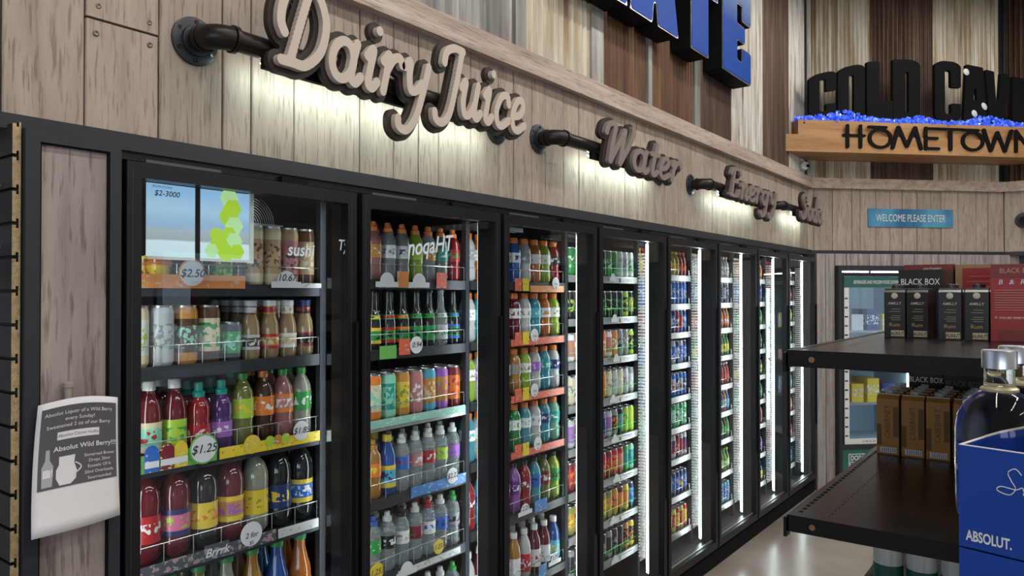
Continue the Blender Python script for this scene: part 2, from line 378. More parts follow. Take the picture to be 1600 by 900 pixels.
cor2 = link('wall_angled_corrugated_iron', None, None, kind='structure')
for a, c, mt in ((0.03, .646, CREAM), (.646, 1.296, DRUST), (1.296, 2.0, CREAM)): sheet(a, c, g2, mt, cor2)
boxes('batten', GREYI, [(-.01, .03, -.02, .02, 2.9, CEIL)], cor2, WU)
cor3 = link('wall_far_corrugated_iron', None, None, kind='structure')
g3 = lambda t, y, z: w3(t, -.01-y, z)
for a, c, mt in ((0.02, .9, DRUST), (.9, 1.8, CREAM)): sheet(a, c, g3, mt, cor3)

# ------------------------------------------------------------------ ceiling lamps
for i, (x, y) in enumerate(LAMPS):
    e = empty('ceiling_lamp', (x, y, CEIL-.3), 0, 'long white ceiling tube lamp, %s row from the cooler, %s along it' % (ORD[i % 3], ORD[i//3]), 'lamp', 'tube lamps under the ceiling')
    boxes('housing', WHITE, [(-1.15, 1.15, -.08, .08, 0, .06)], e)
    boxes('diffuser', TUBE, [(-1.1, 1.1, -.06, .06, -.02, 0)], e)
    boxes('hanger', STEEL, [(-.9, -.89, -.005, .005, .06, .3)], e); boxes('hanger', STEEL, [(.89, .9, -.005, .005, .06, .3)], e)

# ------------------------------------------------------------------ cooler carcass, frame, doors
DB = [.872, 1.643, 2.415, 3.195, 3.986, 4.76, 5.541, 6.295, 7.125]
ORD = ['first', 'second', 'third', 'fourth', 'fifth', 'sixth', 'seventh', 'eighth', 'ninth', 'tenth', 'eleventh', 'twelfth', 'thirteenth', 'fourteenth']
car = link('wall_cooler_inside', None, None, kind='structure')
boxes('lining', DARKIN, [(.68, 7.16, 1.05, 1.1, 0, 2.25), (.68, 7.16, .1, 1.1, 2.16, 2.2), (.68, 7.16, .1, 1.1, .06, .12), (.672, .7, .1, 1.1, 0, 2.2), (7.13, 7.16, .1, 1.1, 0, 2.2)], car)
fr = link('wall_cooler_front', None, None, kind='structure')
boxes('header', BLACK, [(.868, 7.13, .03, .11, 2.165, 2.2)], fr)
boxes('top_lip', TRIM, [(.868, 7.13, .02, .05, 2.186, 2.2)], fr)
boxes('sill', BLACK, [(.868, 7.13, .03, .11, .1, .15)], fr)
boxes('kick_plate', BLACK2, [(.66, 7.13, .02, .06, 0, .1)], fr)
for x in DB: boxes('mullion', BLACK, [(x-.028, x+.028, .05, .11, .15, 2.165)], fr)
DL = ['wide nearest glass cooler door showing the bright promo screen', 'second glass cooler door from the left with painted word reflection', 'third glass cooler door from the left showing orange capped bottles',
      'fourth glass cooler door from the left showing green wire can shelves', 'fifth glass cooler door from the left', 'sixth glass cooler door from the left', 'seventh glass cooler door from the left', 'farthest glass cooler door beside the angled wall']
for i in range(8):
    a, c = DB[i]+.012, DB[i+1]-.012
    d = empty('cooler_door', (a, 0, .13), 0, DL[i], 'door', 'glass cooler doors along the wall')
    W = c-a; Hh = 2.028; s = .037
    boxes('stile', BLACK, [(0, s, 0, .045, 0, Hh)], d); boxes('stile', BLACK, [(W-s, W, 0, .045, 0, Hh)], d)
    boxes('rail', BLACK, [(s, W-s, 0, .045, Hh-.04, Hh)], d); boxes('rail', BLACK, [(s, W-s, 0, .045, 0, .05)], d)
    boxes('glass_pane', GLASS, [(s-.004, W-s+.004, .018, .0215, .046, Hh-.036)], d)
    boxes('gasket', BLACK2, [(.004, W-.004, .045, .05, .004, .02), (.004, W-.004, .045, .05, Hh-.02, Hh-.004), (.004, .02, .045, .05, .02, Hh-.02), (W-.02, W-.004, .045, .05, .02, Hh-.02)], d)
    boxes('pull_handle', BLACK2, [(W-.012, W-.002, -.012, 0, .5, 1.6)], d)
    boxes('stile_groove', TRIM, [(.012, .014, -.001, 0, .02, Hh-.02), (W-.024, W-.022, -.001, 0, .02, Hh-.02)], d)
    hg = boxes('hinge', M('dull_hinge', (.09, .09, .1), .45, .5), [(.05, .26, .006, .014, Hh+.002, Hh+.01)], d); boxes('hinge_arm', BLACK2, [(W*.62, W*.75, .01, .03, Hh, Hh+.02)], d)
    boxes('sill_strip', RAILM, [(s, W-s, .022, .03, .05, .056)], d)
for i, x in enumerate(DB):
    e = empty('led_strip', (x, 0, 0), 0, ('vertical white light strip on the %s cooler mullion from the left' % ORD[i]), 'light strip', 'light strips on the cooler mullions')
    boxes('lamp_holder', WHITE, [(-.009, .009, .111, .128, .16, 2.14)], e)
    if i > 3 or i == 0: boxes('lamp_tube', LEDM, [(-.018, -.01, .116, .131, .17, 2.12)], e)
    elif i > 1: boxes('lamp_tube', LEDM, [(-.014, -.009, .111, .119, .17, 2.12)], e)
    boxes('lamp_tube', LEDM, [(.01, .018, .116, .131, .17, 2.12)], e)
    p = empty('shelf_upright', (x, .19, 0), 0, 'dark slotted shelf upright at the %s mullion from the left inside cooler' % ORD[i], 'upright', 'shelf uprights inside the cooler')
    boxes('post', SHELFM, [(-.012, .012, .0, .025, .12, 2.15)], p); boxes('post', SHELFM, [(-.012, .012, .55, .575, .12, 2.15)], p)
    if i >= 4:
        q = B()
        for k in range(95):
            for j in range(3): q.box(-.012, .012, -.05+j*.017, -.038+j*.017, .25+k*.0192, .2605+k*.0192)
        q.build('ladder_rung', WHITE, p, kind='stuff')
        boxes('ladder_side', SHELFM, [(-.012, -.009, -.052, -.049, .22, 2.08)], p)

# ------------------------------------------------------------------ product library
ITEMC = {}
def vessel(kind):
    """returns (radius, height, [(part, profile, role)])"""
    if kind in ('can', 'slim', 'tallcan', 'shortcan', 'fatcan'):
        r, h = dict(can=(.031, .15), slim=(.0265, .15), tallcan=(.031, .195), shortcan=(.031, .12), fatcan=(.0345, .175))[kind]
        return r, h, [('can_body', [(0, .002), (r*.78, 0), (r*.95, .008), (r, .014), (r, h-.02), (r*.88, h-.006)], 'label'),
                      ('lid', [(r*.88, h-.006), (r*.9, h), (r*.84, h), (r*.8, h-.005), (0, h-.005)], 'cap')]
    if kind == 'pet': 
        r, h = .0345, .232
        return r, h, [('body', [(0, .004), (r*.7, 0), (r, .012), (r, .05), (r*.93, .07), (r, .09), (r, .15), (r*.93, .172), (r*.62, .195), (.0135, .207), (.0135, .215)], 'body'),
                      ('label', [(r+.0008, .088), (r+.0008, .15)], 'label'), ('cap', [(.0155, .211), (.0155, .23), (.013, .232), (0, .232)], 'cap')]
    if kind == 'petlow':
        r, h = .0345, .232
        return r, h, [('body', [(0, .004), (r*.7, 0), (r, .012), (r, .12), (r*.98, .14), (r*.85, .165), (r*.5, .195), (.0135, .205), (.0135, .215)], 'body'),
                      ('label', [(r+.0008, .03), (r+.0008, .115)], 'label'), ('cap', [(.018, .205), (.018, .229), (.016, .232), (0, .232)], 'cap')]
    if kind == 'drop':
        r, h = .033, .215
        return r, h, [('body', [(0, .004), (r*.75, 0), (r, .012), (r, .09), (r*.92, .1), (r, .112), (r*.97, .14), (r*.7, .16), (.015, .172)], 'body'),
                      ('label', [(r+.0008, .04), (r+.0008, .088)], 'label'), ('cap', [(.018, .17), (.019, .185), (.0135, .19), (.0125, .21), (.0115, .215), (0, .215)], 'cap')]
    if kind == 'big':
        r, h = .043, .285
        return r, h, [('body', [(0, .005), (r*.65, 0), (r, .02), (r, .06), (r*.97, .065), (r*.97, .15), (r, .155), (r, .185), (r*.93, .21), (r*.7, .235), (r*.4, .252), (.014, .26), (.014, .27)], 'body'),
                      ('label', [(r*.97+.001, .067), (r*.97+.001, .148)], 'label'), ('cap', [(.016, .264), (.016, .283), (.014, .285), (0, .285)], 'cap')]
    if kind == 'wide':
        r, h = .0375, .215
        return r, h, [('body', [(0, .004), (r*.75, 0), (r, .012), (r, .06), (r*.9, .078), (r, .095), (r, .14), (r*.95, .16), (r*.7, .182), (.02, .19)], 'body'),
                      ('label', [(r+.0008, .095), (r+.0008, .142)], 'label'), ('cap', [(.0215, .188), (.0225, .21), (.02, .215), (0, .215)], 'cap')]
    if kind == 'coffee':
        r, h = .0305, .19
        return r, h, [('body', [(0, .004), (r*.85, 0), (r, .01), (r, .095), (r*.9, .118), (r*.66, .14), (r*.63, .165), (r*.66, .172)], 'body'),
                      ('label', [(r+.0006, .03), (r+.0006, .078)], 'label'), ('neck_wrap', [(r*.68, .143), (r*.66, .172)], 'label2'), ('cap', [(r*.7, .17), (r*.7, .188), (r*.6, .19), (0, .19)], 'cap')]
    if kind == 'long':
        r, h = .0305, .232
        return r, h, [('body', [(0, .004), (r*.9, 0), (r, .008), (r, .105), (r*.86, .13), (r*.5, .155), (.0145, .175), (.0125, .22)], 'body'),
                      ('label', [(r+.0006, .025), (r+.0006, .085)], 'label'), ('neck_wrap', [(r*.97, .116), (r*.84, .134)], 'label2'), ('cap', [(.0145, .219), (.0145, .228), (.011, .232), (0, .232)], 'cap')]
    if kind == 'sport':
        r, h = .033, .225
        return r, h, [('body', [(0, .004), (r*.75, 0), (r, .012), (r*.97, .05), (r*.9, .06), (r, .075), (r, .14), (r*.93, .165), (r*.55, .185), (.016, .19)], 'body'),
                      ('label', [(r+.0006, .085), (r+.0006, .135)], 'label'), ('cap', [(.0185, .187), (.0185, .202), (.012, .206), (.011, .222), (.007, .225), (0, .225)], 'cap')]
    if kind == 'dress':
        r, h = .04, .262
        return r, h, [('body', [(0, .004), (r*.85, 0), (r, .012), (r, .12), (r*.92, .15), (r*.65, .185), (.019, .215), (.0175, .242)], 'body'),
                      ('label', [(r+.0008, .03), (r+.0008, .11)], 'label'), ('cap', [(.022, .24), (.022, .258), (.02, .262), (0, .262)], 'cap')]
    if kind == 'jar':
        r, h = .037, .085
        return r, h, [('body', [(0, .003), (r*.75, 0), (r*.8, .005), (r, .07), (r, .076)], 'body'), ('label', [(r*.83, .012), (r*1.0, .065)], 'label'), ('cap', [(r*1.04, .074), (r*1.04, .083), (r*.95, .085), (0, .085)], 'cap')]
    if kind == 'slimb':
        r, h = .026, .19
        return r, h, [('body', [(0, .003), (r*.8, 0), (r, .01), (r, .11), (r*.85, .135), (r*.45, .16), (.011, .175)], 'body'), ('label', [(r+.0006, .03), (r+.0006, .1)], 'label'), ('cap', [(.014, .17), (.014, .188), (.012, .19), (0, .19)], 'cap')]
def item_meshes(spec):
    if spec in ITEMC: return ITEMC[spec]
    p = spec.split(); kind = p[0]; r, h, parts = vessel(kind); out = []
    if kind == 'slimb': parts = [(a, [(q[0], q[1]*.85) for q in pr], c) for a, pr, c in parts]
    if kind == 'big': parts = [(a, [(q[0], q[1]*.965) for q in pr], c) for a, pr, c in parts]
    n = 18 if kind not in ('slim', 'can', 'slimb') else 14
    for (pn, prof, role) in parts:
        if role == 'body': mt = liquid(p[1])
        elif role == 'cap': mt = STEEL if kind.endswith('can') or kind in ('slim', 'can') else capm(p[2])
        elif role == 'label2': mt = label_mat(p[5] if len(p) > 5 else p[3], p[4], p[3])
        else: mt = label_mat(*((p[3], p[4], p[5] if len(p) > 5 else p[3]) if kind not in ('slim', 'can', 'tallcan', 'shortcan', 'fatcan') else (p[1], p[2], p[3] if len(p) > 3 else p[1])))
        b = B().lathe(prof, n)
        if role in ('label', 'label2') and pn != 'can_body': b.f = [f for f in b.f if len(f) == 4]
        me = b.mesh(pn, mt, True); out.append((pn, me))
    ITEMC[spec] = (r, h, out); return ITEMC[spec]
NAMES = dict(can='drink_can', slim='slim_drink_can', tallcan='tall_coffee_can', shortcan='short_drink_can', fatcan='coffee_can', pet='soda_bottle', petlow='juice_bottle', drop='kids_juice_bottle', big='large_soda_bottle', wide='sports_drink_bottle', coffee='coffee_bottle', long='glass_tea_bottle', sport='water_bottle', dress='syrup_bottle', jar='snack_tub', slimb='slim_soda_bottle')
NOUN = dict(can='can', slim='slim can', tallcan='tall can', shortcan='short can', fatcan='can', pet='bottle', petlow='bottle', drop='small bottle', big='large bottle', wide='wide bottle', coffee='glass bottle', long='longneck bottle', sport='bottle', dress='flask', jar='tub', slimb='slim bottle')
def product(spec, x, z, door, shelf, pos, row=0, y=.207):
    r, h, parts = item_meshes(spec); p = spec.split(); k = p[0]
    col = {'clear': 'water'}.get(p[1], p[1])
    iscan = k in ('slim', 'can', 'tallcan', 'shortcan', 'fatcan')
    desc = '%s %s' % (col, NOUN[k]) + ('' if iscan else ', %s cap' % p[2])
    lab = '%s, %s in %s shelf of %s cooler door' % (desc, pos, ORD[shelf], ORD[door])
    if row: lab = '%s, %s row, %s in %s shelf of %s door' % (desc, ['', 'second', 'third', 'fourth'][row], pos, ORD[shelf], ORD[door])
    e = empty(NAMES[k], (x, y+r+row*(2*r+.006), z), random.uniform(-.5, .5), lab, 'can' if iscan else ('tub' if k == 'jar' else 'bottle'), 'drinks behind the %s cooler door' % ORD[door])
    for (pn, me) in parts: link(pn, me, e)
    return e
SHN = ['top', 'second', 'third', 'fourth', 'fifth', 'sixth', 'seventh', 'eighth', 'ninth', 'tenth']
def shelf(door, idx, z, rail=SHELFM, fence=WIRE, lanes=(), fh=.06, rh=.036):
    a, c = DB[door]+.016, DB[door+1]-.016
    e = empty('cooler_shelf', (0, 0, z), 0, '%s shelf from the top inside the %s cooler door from left' % (SHN[idx], ORD[door]), 'shelf', 'shelves inside the cooler')
    boxes('deck', SHELFM, [(a, c, .2, .74, -.012, -.001)], e)
    boxes('price_rail', rail, [(a, c, .188, .199, -rh, .002)], e)
    if lanes:
        b = B(); b.tube([(max(a, min(lanes)-.05), .199, fh), (c, .199, fh)], .0014, 6)
        for x in lanes: b.tube([(x+.03, .199, -.001), (x+.03, .199, fh)], .0014, 6)
        b.build('wire_fence', fence, e)
    return e
def fill(door, idx, z, specs, xs, rows=1, rail=SHELFM, fence=WIRE, fh=.06, grow=True):
    specs, xs = list(specs), list(xs); pitch = xs[-1]-xs[-2]; ext = 0; base = list(specs)
    while grow and door > 0 and xs[0]-pitch > DB[door]+.05:      # carry the row on to the left end of the shelf
        ext += 1; xs.insert(0, xs[0]-pitch); specs.insert(0, base[-1-(ext % len(base))])
    shelf(door, idx, z, rail, fence, xs, fh)
    n = len(specs)
    for i, (s, x) in enumerate(zip(specs, xs)):
        for r_ in range(rows if i >= ext else 1): product(s, x, z, door, idx, '%s from right' % ORD[n-1-i] if i < n-1 else 'rightmost', r_)
def lane(last, pitch, n): return [last-pitch*(n-1-i) for i in range(n)]
# --- first door
X5 = [1.064, 1.101]
fill(0, 0, 1.85, ['jar orange yellow yellow red orange', 'jar brown brown olive green brown', 'jar olive green green lime olive', 'tallcan tan brown cream', 'tallcan tan brown cream', 'tallcan rose brown tan', 'tallcan tan cream brown'], [1.09, 1.19, 1.29, 1.40, 1.468, 1.536, 1.604], 2)
fill(0, 1, 1.612, ['fatcan white lime cream', 'fatcan silver grey silver', 'fatcan brown mint amber', 'fatcan cream green brown', 'shortcan green mint smoke', 'coffee tan silver brown white silver', 'coffee tan white amber cream red', 'coffee tan white cream tan white', 'coffee tan navy black tan maroon'], [1.023, 1.097, 1.171, 1.245, 1.319, 1.388, 1.46, 1.53, 1.6], 4)
fill(0, 2, 1.337, ['petlow maroon white mint red cream', 'petlow maroon white lime green', 'drop red teal red white', 'drop purple teal violet white', 'pet olive green lime yellow', 'pet brown orange orange white', 'pet rose green rose white orange', 'pet cloudy green green white'], lane(1.59, .0755, 8), 2)
fill(0, 3, 1.043, ['big maroon red red white', 'big maroon navy pink lime navy', 'big smoke navy yellow orange', 'big maroon navy amber violet yellow', 'big cloudy green yellow olive', 'big smoke navy navy yellow', 'big smoke navy blue white yellow'], lane(1.595, .09, 7), 2)
fill(0, 4, .735, ['dress green green green white', 'dress olive green white red', 'dress cloudy green white green', 'dress amber green amber white', 'dress blue green blue white', 'dress orange green lime white'], lane(1.59, .093, 6), 2)
fill(0, 5, .4, ['big red red red white', 'big amber orange orange white', 'big green green lime white', 'big blue blue navy white'], lane(1.58, .1, 4), 1)
# --- second door
L7 = lane(2.37, .0755, 7)
fill(1, 0, 1.876, ['sport rose orange amber white', 'sport clear orange white grey', 'sport grey orange white navy', 'sport lime orange lime olive', 'sport clear orange amber white', 'sport grey orange teal white', 'sport red orange red green'], L7, 2)
fill(1, 1, 1.608, ['long smoke black green black yellow', 'long smoke black green black red', 'long smoke black green black orange', 'long smoke black green black green', 'long smoke black green black green', 'long clear silver silver green silver', 'long smoke black green black blue'], L7, 2)
fill(1, 2, 1.34, ['fatcan cream mint orange', 'fatcan teal mint mint', 'fatcan yellow olive amber', 'fatcan rose white rose', 'fatcan amber cream aqua', 'fatcan amber violet violet', 'fatcan orange red maroon'], L7, 2, RAILM)
fill(1, 3, 1.044, ['sport amber amber orange yellow', 'petlow blue yellow aqua navy yellow', 'sport clear white blue red', 'sport clear white rose white', 'sport clear white red white', 'sport clear white lime grey', 'sport clear white violet blue'], L7, 2)
fill(1, 4, .753, ['sport clear blue green white', 'sport clear white black white', 'sport clear black white grey', 'sport clear white maroon green', 'sport clear red white blue', 'sport clear white blue navy', 'sport clear green grey black'], L7, 2)
fill(1, 5, .45, ['sport clear white aqua white', 'sport clear blue white blue', 'sport clear white white grey', 'sport clear white blue white', 'sport clear white aqua white', 'sport clear green green white'], lane(2.37, .0755, 6), 1)
# --- third door
L5 = lane(3.145, .084, 6)
OR = 'orange'
fill(2, 0, 1.876, ['wide blue orange white blue', 'wide blue orange white navy', 'wide white orange grey white', 'wide orange orange white orange', 'wide lime orange white lime', 'wide red orange black white'], L5, 2)
fill(2, 1, 1.611, ['wide red orange white red', 'wide maroon orange white maroon', 'wide white orange white grey', 'wide aqua orange aqua white', 'wide orange orange white amber', 'wide lime orange white olive'], L5, 2)
fill(2, 2, 1.346, ['wide blue orange white blue', 'wide amber orange grey amber', 'wide lime orange white olive', 'wide white orange violet white', 'wide aqua orange teal white', 'wide white orange navy white'], L5, 2)
fill(2, 3, 1.081, ['wide aqua orange white blue', 'wide green orange white green', 'wide aqua orange white aqua', 'wide white orange white grey', 'wide aqua orange navy white', 'wide mint orange teal white'], L5, 2)
fill(2, 4, .783, ['pet red black red white', 'pet violet black purple white', 'pet red black maroon white', 'pet aqua black blue black', 'pet olive black maroon white', 'pet lime black green black'], L5, 2)
fill(2, 5, .452, ['petlow white white white red', 'petlow amber white white amber', 'petlow white white red white', 'petlow maroon white white red', 'petlow maroon white white purple', 'petlow blue white aqua yellow'], L5, 2)
# --- fourth door: energy cans behind green wire
L6 = lane(3.95, .066, 7)
def cyc(lst, n, off=0): return [lst[(i+off) % len(lst)] for i in range(n)]
D4 = [['can black green black', 'can black green black', 'can green white green', 'can green black green', 'can silver grey white', 'can silver grey white', 'can silver green white'],
      ['can black lime black', 'can black green black', 'can black lime black', 'can black green black', 'can black green black', 'can black lime lime', 'can olive lime black'],
      ['can amber orange red', 'can orange white orange', 'can rose amber white', 'can amber white orange', 'can grey black grey', 'can grey white grey', 'can black lime lime'],
      ['can amber white orange', 'can orange amber orange', 'can cream grey cream', 'can silver grey silver', 'can cream white cream', 'can silver grey silver', 'can silver white grey'],
      ['can purple silver purple', 'can navy grey violet', 'can violet grey silver', 'can brown orange grey', 'can teal grey black', 'can lime green lime', 'can lime yellow lime'],
      ['can maroon red red', 'can red pink red', 'can red orange maroon', 'can orange red red', 'can rose orange red', 'can teal black green', 'can teal aqua mint'],
      ['can amber orange yellow', 'can yellow amber olive', 'can amber yellow olive', 'can orange brown amber', 'can orange amber brown', 'can amber orange yellow', 'can aqua blue navy'],
      ['can black grey black', 'can smoke grey black', 'can smoke black grey', 'can black grey smoke', 'can smoke black black', 'can black orange amber', 'can black amber yellow']]
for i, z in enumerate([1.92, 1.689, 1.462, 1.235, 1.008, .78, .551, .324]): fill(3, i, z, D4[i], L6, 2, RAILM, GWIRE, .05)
# --- fifth to eighth doors
Z9 = [1.944, 1.755, 1.565, 1.36, 1.143, .94, .736, .49, .25]
R5 = [['slimb yellow red yellow amber', 'slimb yellow yellow yellow amber', 'slimb yellow yellow yellow amber', 'slimb red red red orange', 'slimb red red red orange'], ['slim blue silver blue'], ['slim red silver blue', 'slim blue silver navy', 'slim maroon silver red'],
      ['slim blue silver navy', 'slim blue white silver'], ['slim navy silver blue', 'slim silver red blue'], ['slim green white mint', 'slim mint white green'], ['slim red navy silver', 'slim navy red silver', 'slim red silver maroon'], ['slim blue silver navy', 'slim blue yellow navy'], ['slim yellow amber red', 'slim red amber lime']]
R6 = [['slimb white cream white grey'], ['slim navy silver grey', 'slim silver grey navy'], ['slimb amber orange orange white', 'slimb red orange red white'], ['slimb green green lime yellow', 'slimb green yellow yellow red'], ['slimb red white red orange'], ['slimb blue white aqua blue', 'slimb orange white white orange'], ['slimb green green green white', 'slimb smoke green green yellow'], ['slimb green lime lime white', 'slimb lime green green white'], ['slim blue white aqua']]
R7 = [['slimb amber white orange white'], ['slim blue white navy'], ['slimb green green green white'], ['slimb smoke green green black'], ['slimb smoke green lime green'], ['slimb green green green white'], ['slimb red green pink lime', 'slimb rose red red green'], ['slimb purple black violet grey'], ['slimb navy blue yellow blue']]
R8 = [['slimb red red red white'], ['slimb red red red white'], ['slimb lime green lime white'], ['slimb green green green yellow'], ['slimb red red maroon white'], ['slimb aqua white aqua white'], ['slimb amber orange orange white'], ['slimb red red red white'], ['slimb blue blue navy white']]
for d, R in ((4, R5), (5, R6), (6, R7), (7, R8)):
    for i, z in enumerate(Z9):
        n = 5 if d < 6 else 4
        fill(d, i, z, cyc(R[i], n) if len(R[i]) != 5 else R[i][:n], lane(DB[d+1]-.05, .058, n), 1, RAILM, WIRE, .04)
# round fan guard near the top of the first door, with its wire shelf
e = empty('fan_guard', (1.5, .42, 2.07), 0, 'round wire fan guard with concentric rings at top of nearest cooler', 'fan guard')
for k in range(11):
    rr_ = .012+k*.009; B(lambda x, y, z: (x, z*.35, y)).tube([(rr_*math.cos(w*.2618), rr_*math.sin(w*.2618), 0) for w in range(25)], .0016, 5).build('ring', STEEL, e)
boxes('bracket', STEEL, [(-.14, .14, -.003, .003, -.003, .003), (-.003, .003, -.003, .003, -.115, .07)], e)
for d in range(2, 5):
    for k in range(3):
        a, c = DB[d]+.18+k*.13, DB[d]+.29+k*.13
        e = empty('ceiling_vent', ((a+c)/2, .4, 2.13), 0, '%s pale vent grille from the left in ceiling of %s cooler door' % (ORD[k], ORD[d]), 'vent', 'vent grilles in the cooler ceiling')
        for j in range(5): boxes('slat', RAILM, [(-.055, .055, -.1+j*.04, -.08+j*.04, 0, .02)], e)

# ------------------------------------------------------------------ price strips and tags
def stripm(name, a, b_, c_):
    if name in MC: return MC[name]
    m, nt, bs = nodes(name); n = noise_chain(nt, (60, 60, 90), 1, 2); r = ramp(nt, n.outputs[0], [(.0, a), (.54, b_), (.62, c_)]); r.color_ramp.interpolation = 'CONSTANT'
    nt.links.new(r.outputs[0], bs.inputs['Base Color']); bs.inputs['Roughness'].default_value = .4; MC[name] = m; return m
SO = stripm('orange_strip', (.75, .27, .08), (.75, .27, .08), (.6, .42, .3)); SY = stripm('yellow_strip', (.8, .6, .04), (.8, .6, .04), (.5, .3, .03)); SG = stripm('green_strip', (.16, .45, .1), (.16, .45, .1), (.2, .5, .14))
SM = stripm('mixed_strip', (.08, .08, .1), (.35, .35, .38), (.5, .2, .2)); SB = stripm('blue_strip', (.05, .2, .5), (.05, .2, .5), (.4, .5, .6)); SMint = stripm('mint_strip', (.28, .55, .45), (.28, .55, .45), (.5, .7, .62))
SR = stripm('red_strip', (.7, .13, .07), (.7, .13, .07), (.75, .4, .3)); SW = stripm('white_strip', (.6, .6, .6), (.6, .6, .6), (.35, .35, .4))
def strip(x0, x1, z, h, mat, lab): return boxes('price_strip', mat, [(x0, x1, .183, .1865, z, z+h)], label=lab, cat='price strip')
def disc(x, z, r, txt, lab, mat=None, rim=None, shear=.25, half=False, sub=None, size=.9):
    e = empty('price_tag', (x, .18, z), 0, lab, 'price tag')
    f = lambda X, Y, Z: (X, -Z, Y)
    n = 28; pts = [(r*math.cos(2*math.pi*k/n), r*math.sin(2*math.pi*k/n)) for k in range(n)]
    if half: pts = [(r*math.cos(math.pi*k/16), r*math.sin(math.pi*k/16)) for k in range(17)]+[(-r*1.6, 0), (-r*1.6, -.02), (r*1.6, -.02), (r*1.6, 0)]
    q = B(f); q.add([(a, c, 0) for a, c in pts]+[(a, c, .0015) for a, c in pts], [tuple(range(len(pts)))[::-1], tuple(range(len(pts), 2*len(pts)))]+[(k, (k+1) % len(pts), len(pts)+(k+1) % len(pts), len(pts)+k) for k in range(len(pts))])
    q.build('card', mat or PAPER, e)
    if rim:
        q = B(f); q.add([(a*1.13, c*1.13, -.0008) for a, c in pts]+[(a*1.13, c*1.13, .0006) for a, c in pts], [tuple(range(len(pts)))[::-1], tuple(range(len(pts), 2*len(pts)))]+[(k, (k+1) % len(pts), len(pts)+(k+1) % len(pts), len(pts)+k) for k in range(len(pts))]); q.build('rim', rim, e)
    if txt: text('price_text', txt, r*size, lambda X, Y: (X, -.0022, Y-r*.28+(r*.35 if half else 0)), INK, e, shear, bold=.01)
    if sub: text('small_text', sub, r*.42, lambda X, Y: (X, -.0022, Y-r*.85), INK, e, .1)
    return e
# first door
strip(1.0, 1.335, 1.838, .04, SO, 'orange promo strip on top shelf of nearest cooler')
disc(1.157, 1.882, .037, '$2.50', 'round white price tag reading $2.50', None, SO)
disc(1.485, 1.862, .036, '10.67', 'white half round tag on top shelf of nearest cooler', half=True)
strip(1.45, 1.63, 1.842, .016, SW, 'white shelf strip under the half round tag in nearest cooler')
strip(.95, 1.24, 1.316, .05, SG, 'green promo strip on third shelf of nearest cooler')
for k, (xx, c1, lb) in enumerate(((.985, 'red', 'strawberry red'), (1.04, 'blue', 'blue'), (1.085, 'maroon', 'dark red'), (1.125, 'yellow', 'yellow'))):
    e = empty('fruit_cutout', (xx, .181, 1.318), 0, '%s fruit cutout standing on green strip of nearest cooler' % lb, 'cutout', 'fruit cutouts on the green strip')
    q = B(lambda X, Y, Z: (X, Z, Y)); pts = [(-.021, 0), (.021, 0), (.021, .05)]+[(.021*math.cos(math.pi*j/8), .05+.026*math.sin(math.pi*j/8)) for j in range(1, 8)]+[(-.021, .05)]
    q.add([(a, c, 0) for a, c in pts]+[(a, c, -.001) for a, c in pts], [tuple(range(len(pts))), tuple(range(len(pts), 2*len(pts)))[::-1]]+[(j, len(pts)+j, len(pts)+(j+1) % len(pts), (j+1) % len(pts)) for j in range(len(pts))]).build('card', stripm('fruit_'+c1, PAL[c1], PAL[c1], PAL['cream']), e)
    boxes('caption', PAPER, [(-.02, .02, -.0022, -.0011, .012, .03)], e)
disc(1.196, 1.358, .04, '$1.25', 'round white price tag reading $1.25 with green rim', None, SG)
strip(1.25, 1.625, 1.316, .034, SY, 'yellow promo strip on third shelf of nearest cooler')
for k, xx in enumerate((1.36, 1.425, 1.455, 1.485)):
    c1 = ('yellow', 'lime', 'amber', 'lime')[k]
    B(lambda X, Y, Z: (xx+X, .1815-Z, 1.345+Y)).lathe([(.03 if k == 0 else .017, 0), (.03 if k == 0 else .017, .001), (0, .0012)], 18).build('lemon_cutout', stripm('fruit_'+c1, PAL[c1], PAL[c1], PAL['cream']), label='%s round fruit cutout from left on the yellow strip' % ORD[k], cat='cutout', group='round cutouts on the yellow strip')
disc(1.545, 1.362, .032, '$1.85', 'round white price tag reading $1.85 on the yellow strip')
strip(.95, 1.45, 1.018, .036, SM, 'speckled dark promo strip on fourth shelf of nearest cooler')
e = link('brand_card', None, None, 'slanted word card on the fourth shelf strip of nearest cooler', 'card'); boxes('card', SM, [(1.2, 1.28, .18, .1825, 1.02, 1.065)], e); text('lettering', 'Brrrk', .035, lambda X, Y: (1.24+X, .1795, 1.03+Y), PAPER, e, .3, bold=.02)
disc(1.357, 1.063, .038, '2 for', 'round white tag reading 2 for 5 on fourth shelf', None, None, .25, False, '$5', .6)
strip(1.46, 1.62, 1.02, .03, SW, 'pale strip at right end of nearest cooler fourth shelf')
# second door
disc(1.935, 1.868, .036, '', 'white half round tag at left of second door top shelf', half=True)
disc(2.107, 1.868, .036, '', 'blank white half round tag mid second door top shelf', half=True)
strip(1.9, 1.98, 1.845, .02, SB, 'small blue strip on second door top shelf'); strip(2.05, 2.17, 1.845, .016, SMint, 'dull green strip on second door top shelf')
for k, (xx, mt, lb) in enumerate(((2.02, SO, 'orange and white'), (2.24, SR, 'red and white'))): boxes('shelf_card', mt, [(xx-.03, xx+.03, .181, .183, 1.846, 1.91)], label='%s info card clipped to second door top shelf' % lb, cat='card')
boxes('shelf_card', SG, [(1.9, 1.985, .181, .183, 1.575, 1.625)], label='green lettered card on second shelf of second door', cat='card')
boxes('shelf_card', SR, [(2.0, 2.06, .181, .183, 1.585, 1.645)], label='red lettered card on second shelf of second door', cat='card')
disc(2.092, 1.62, .034, '0.94', 'round white tag below the longneck bottles in second door')
strip(1.85, 2.39, 1.318, .03, SMint, 'long mint strip under the bright cans in second door')
strip(2.07, 2.395, 1.018, .04, SB, 'blue promo strip under the water bottles in second door')
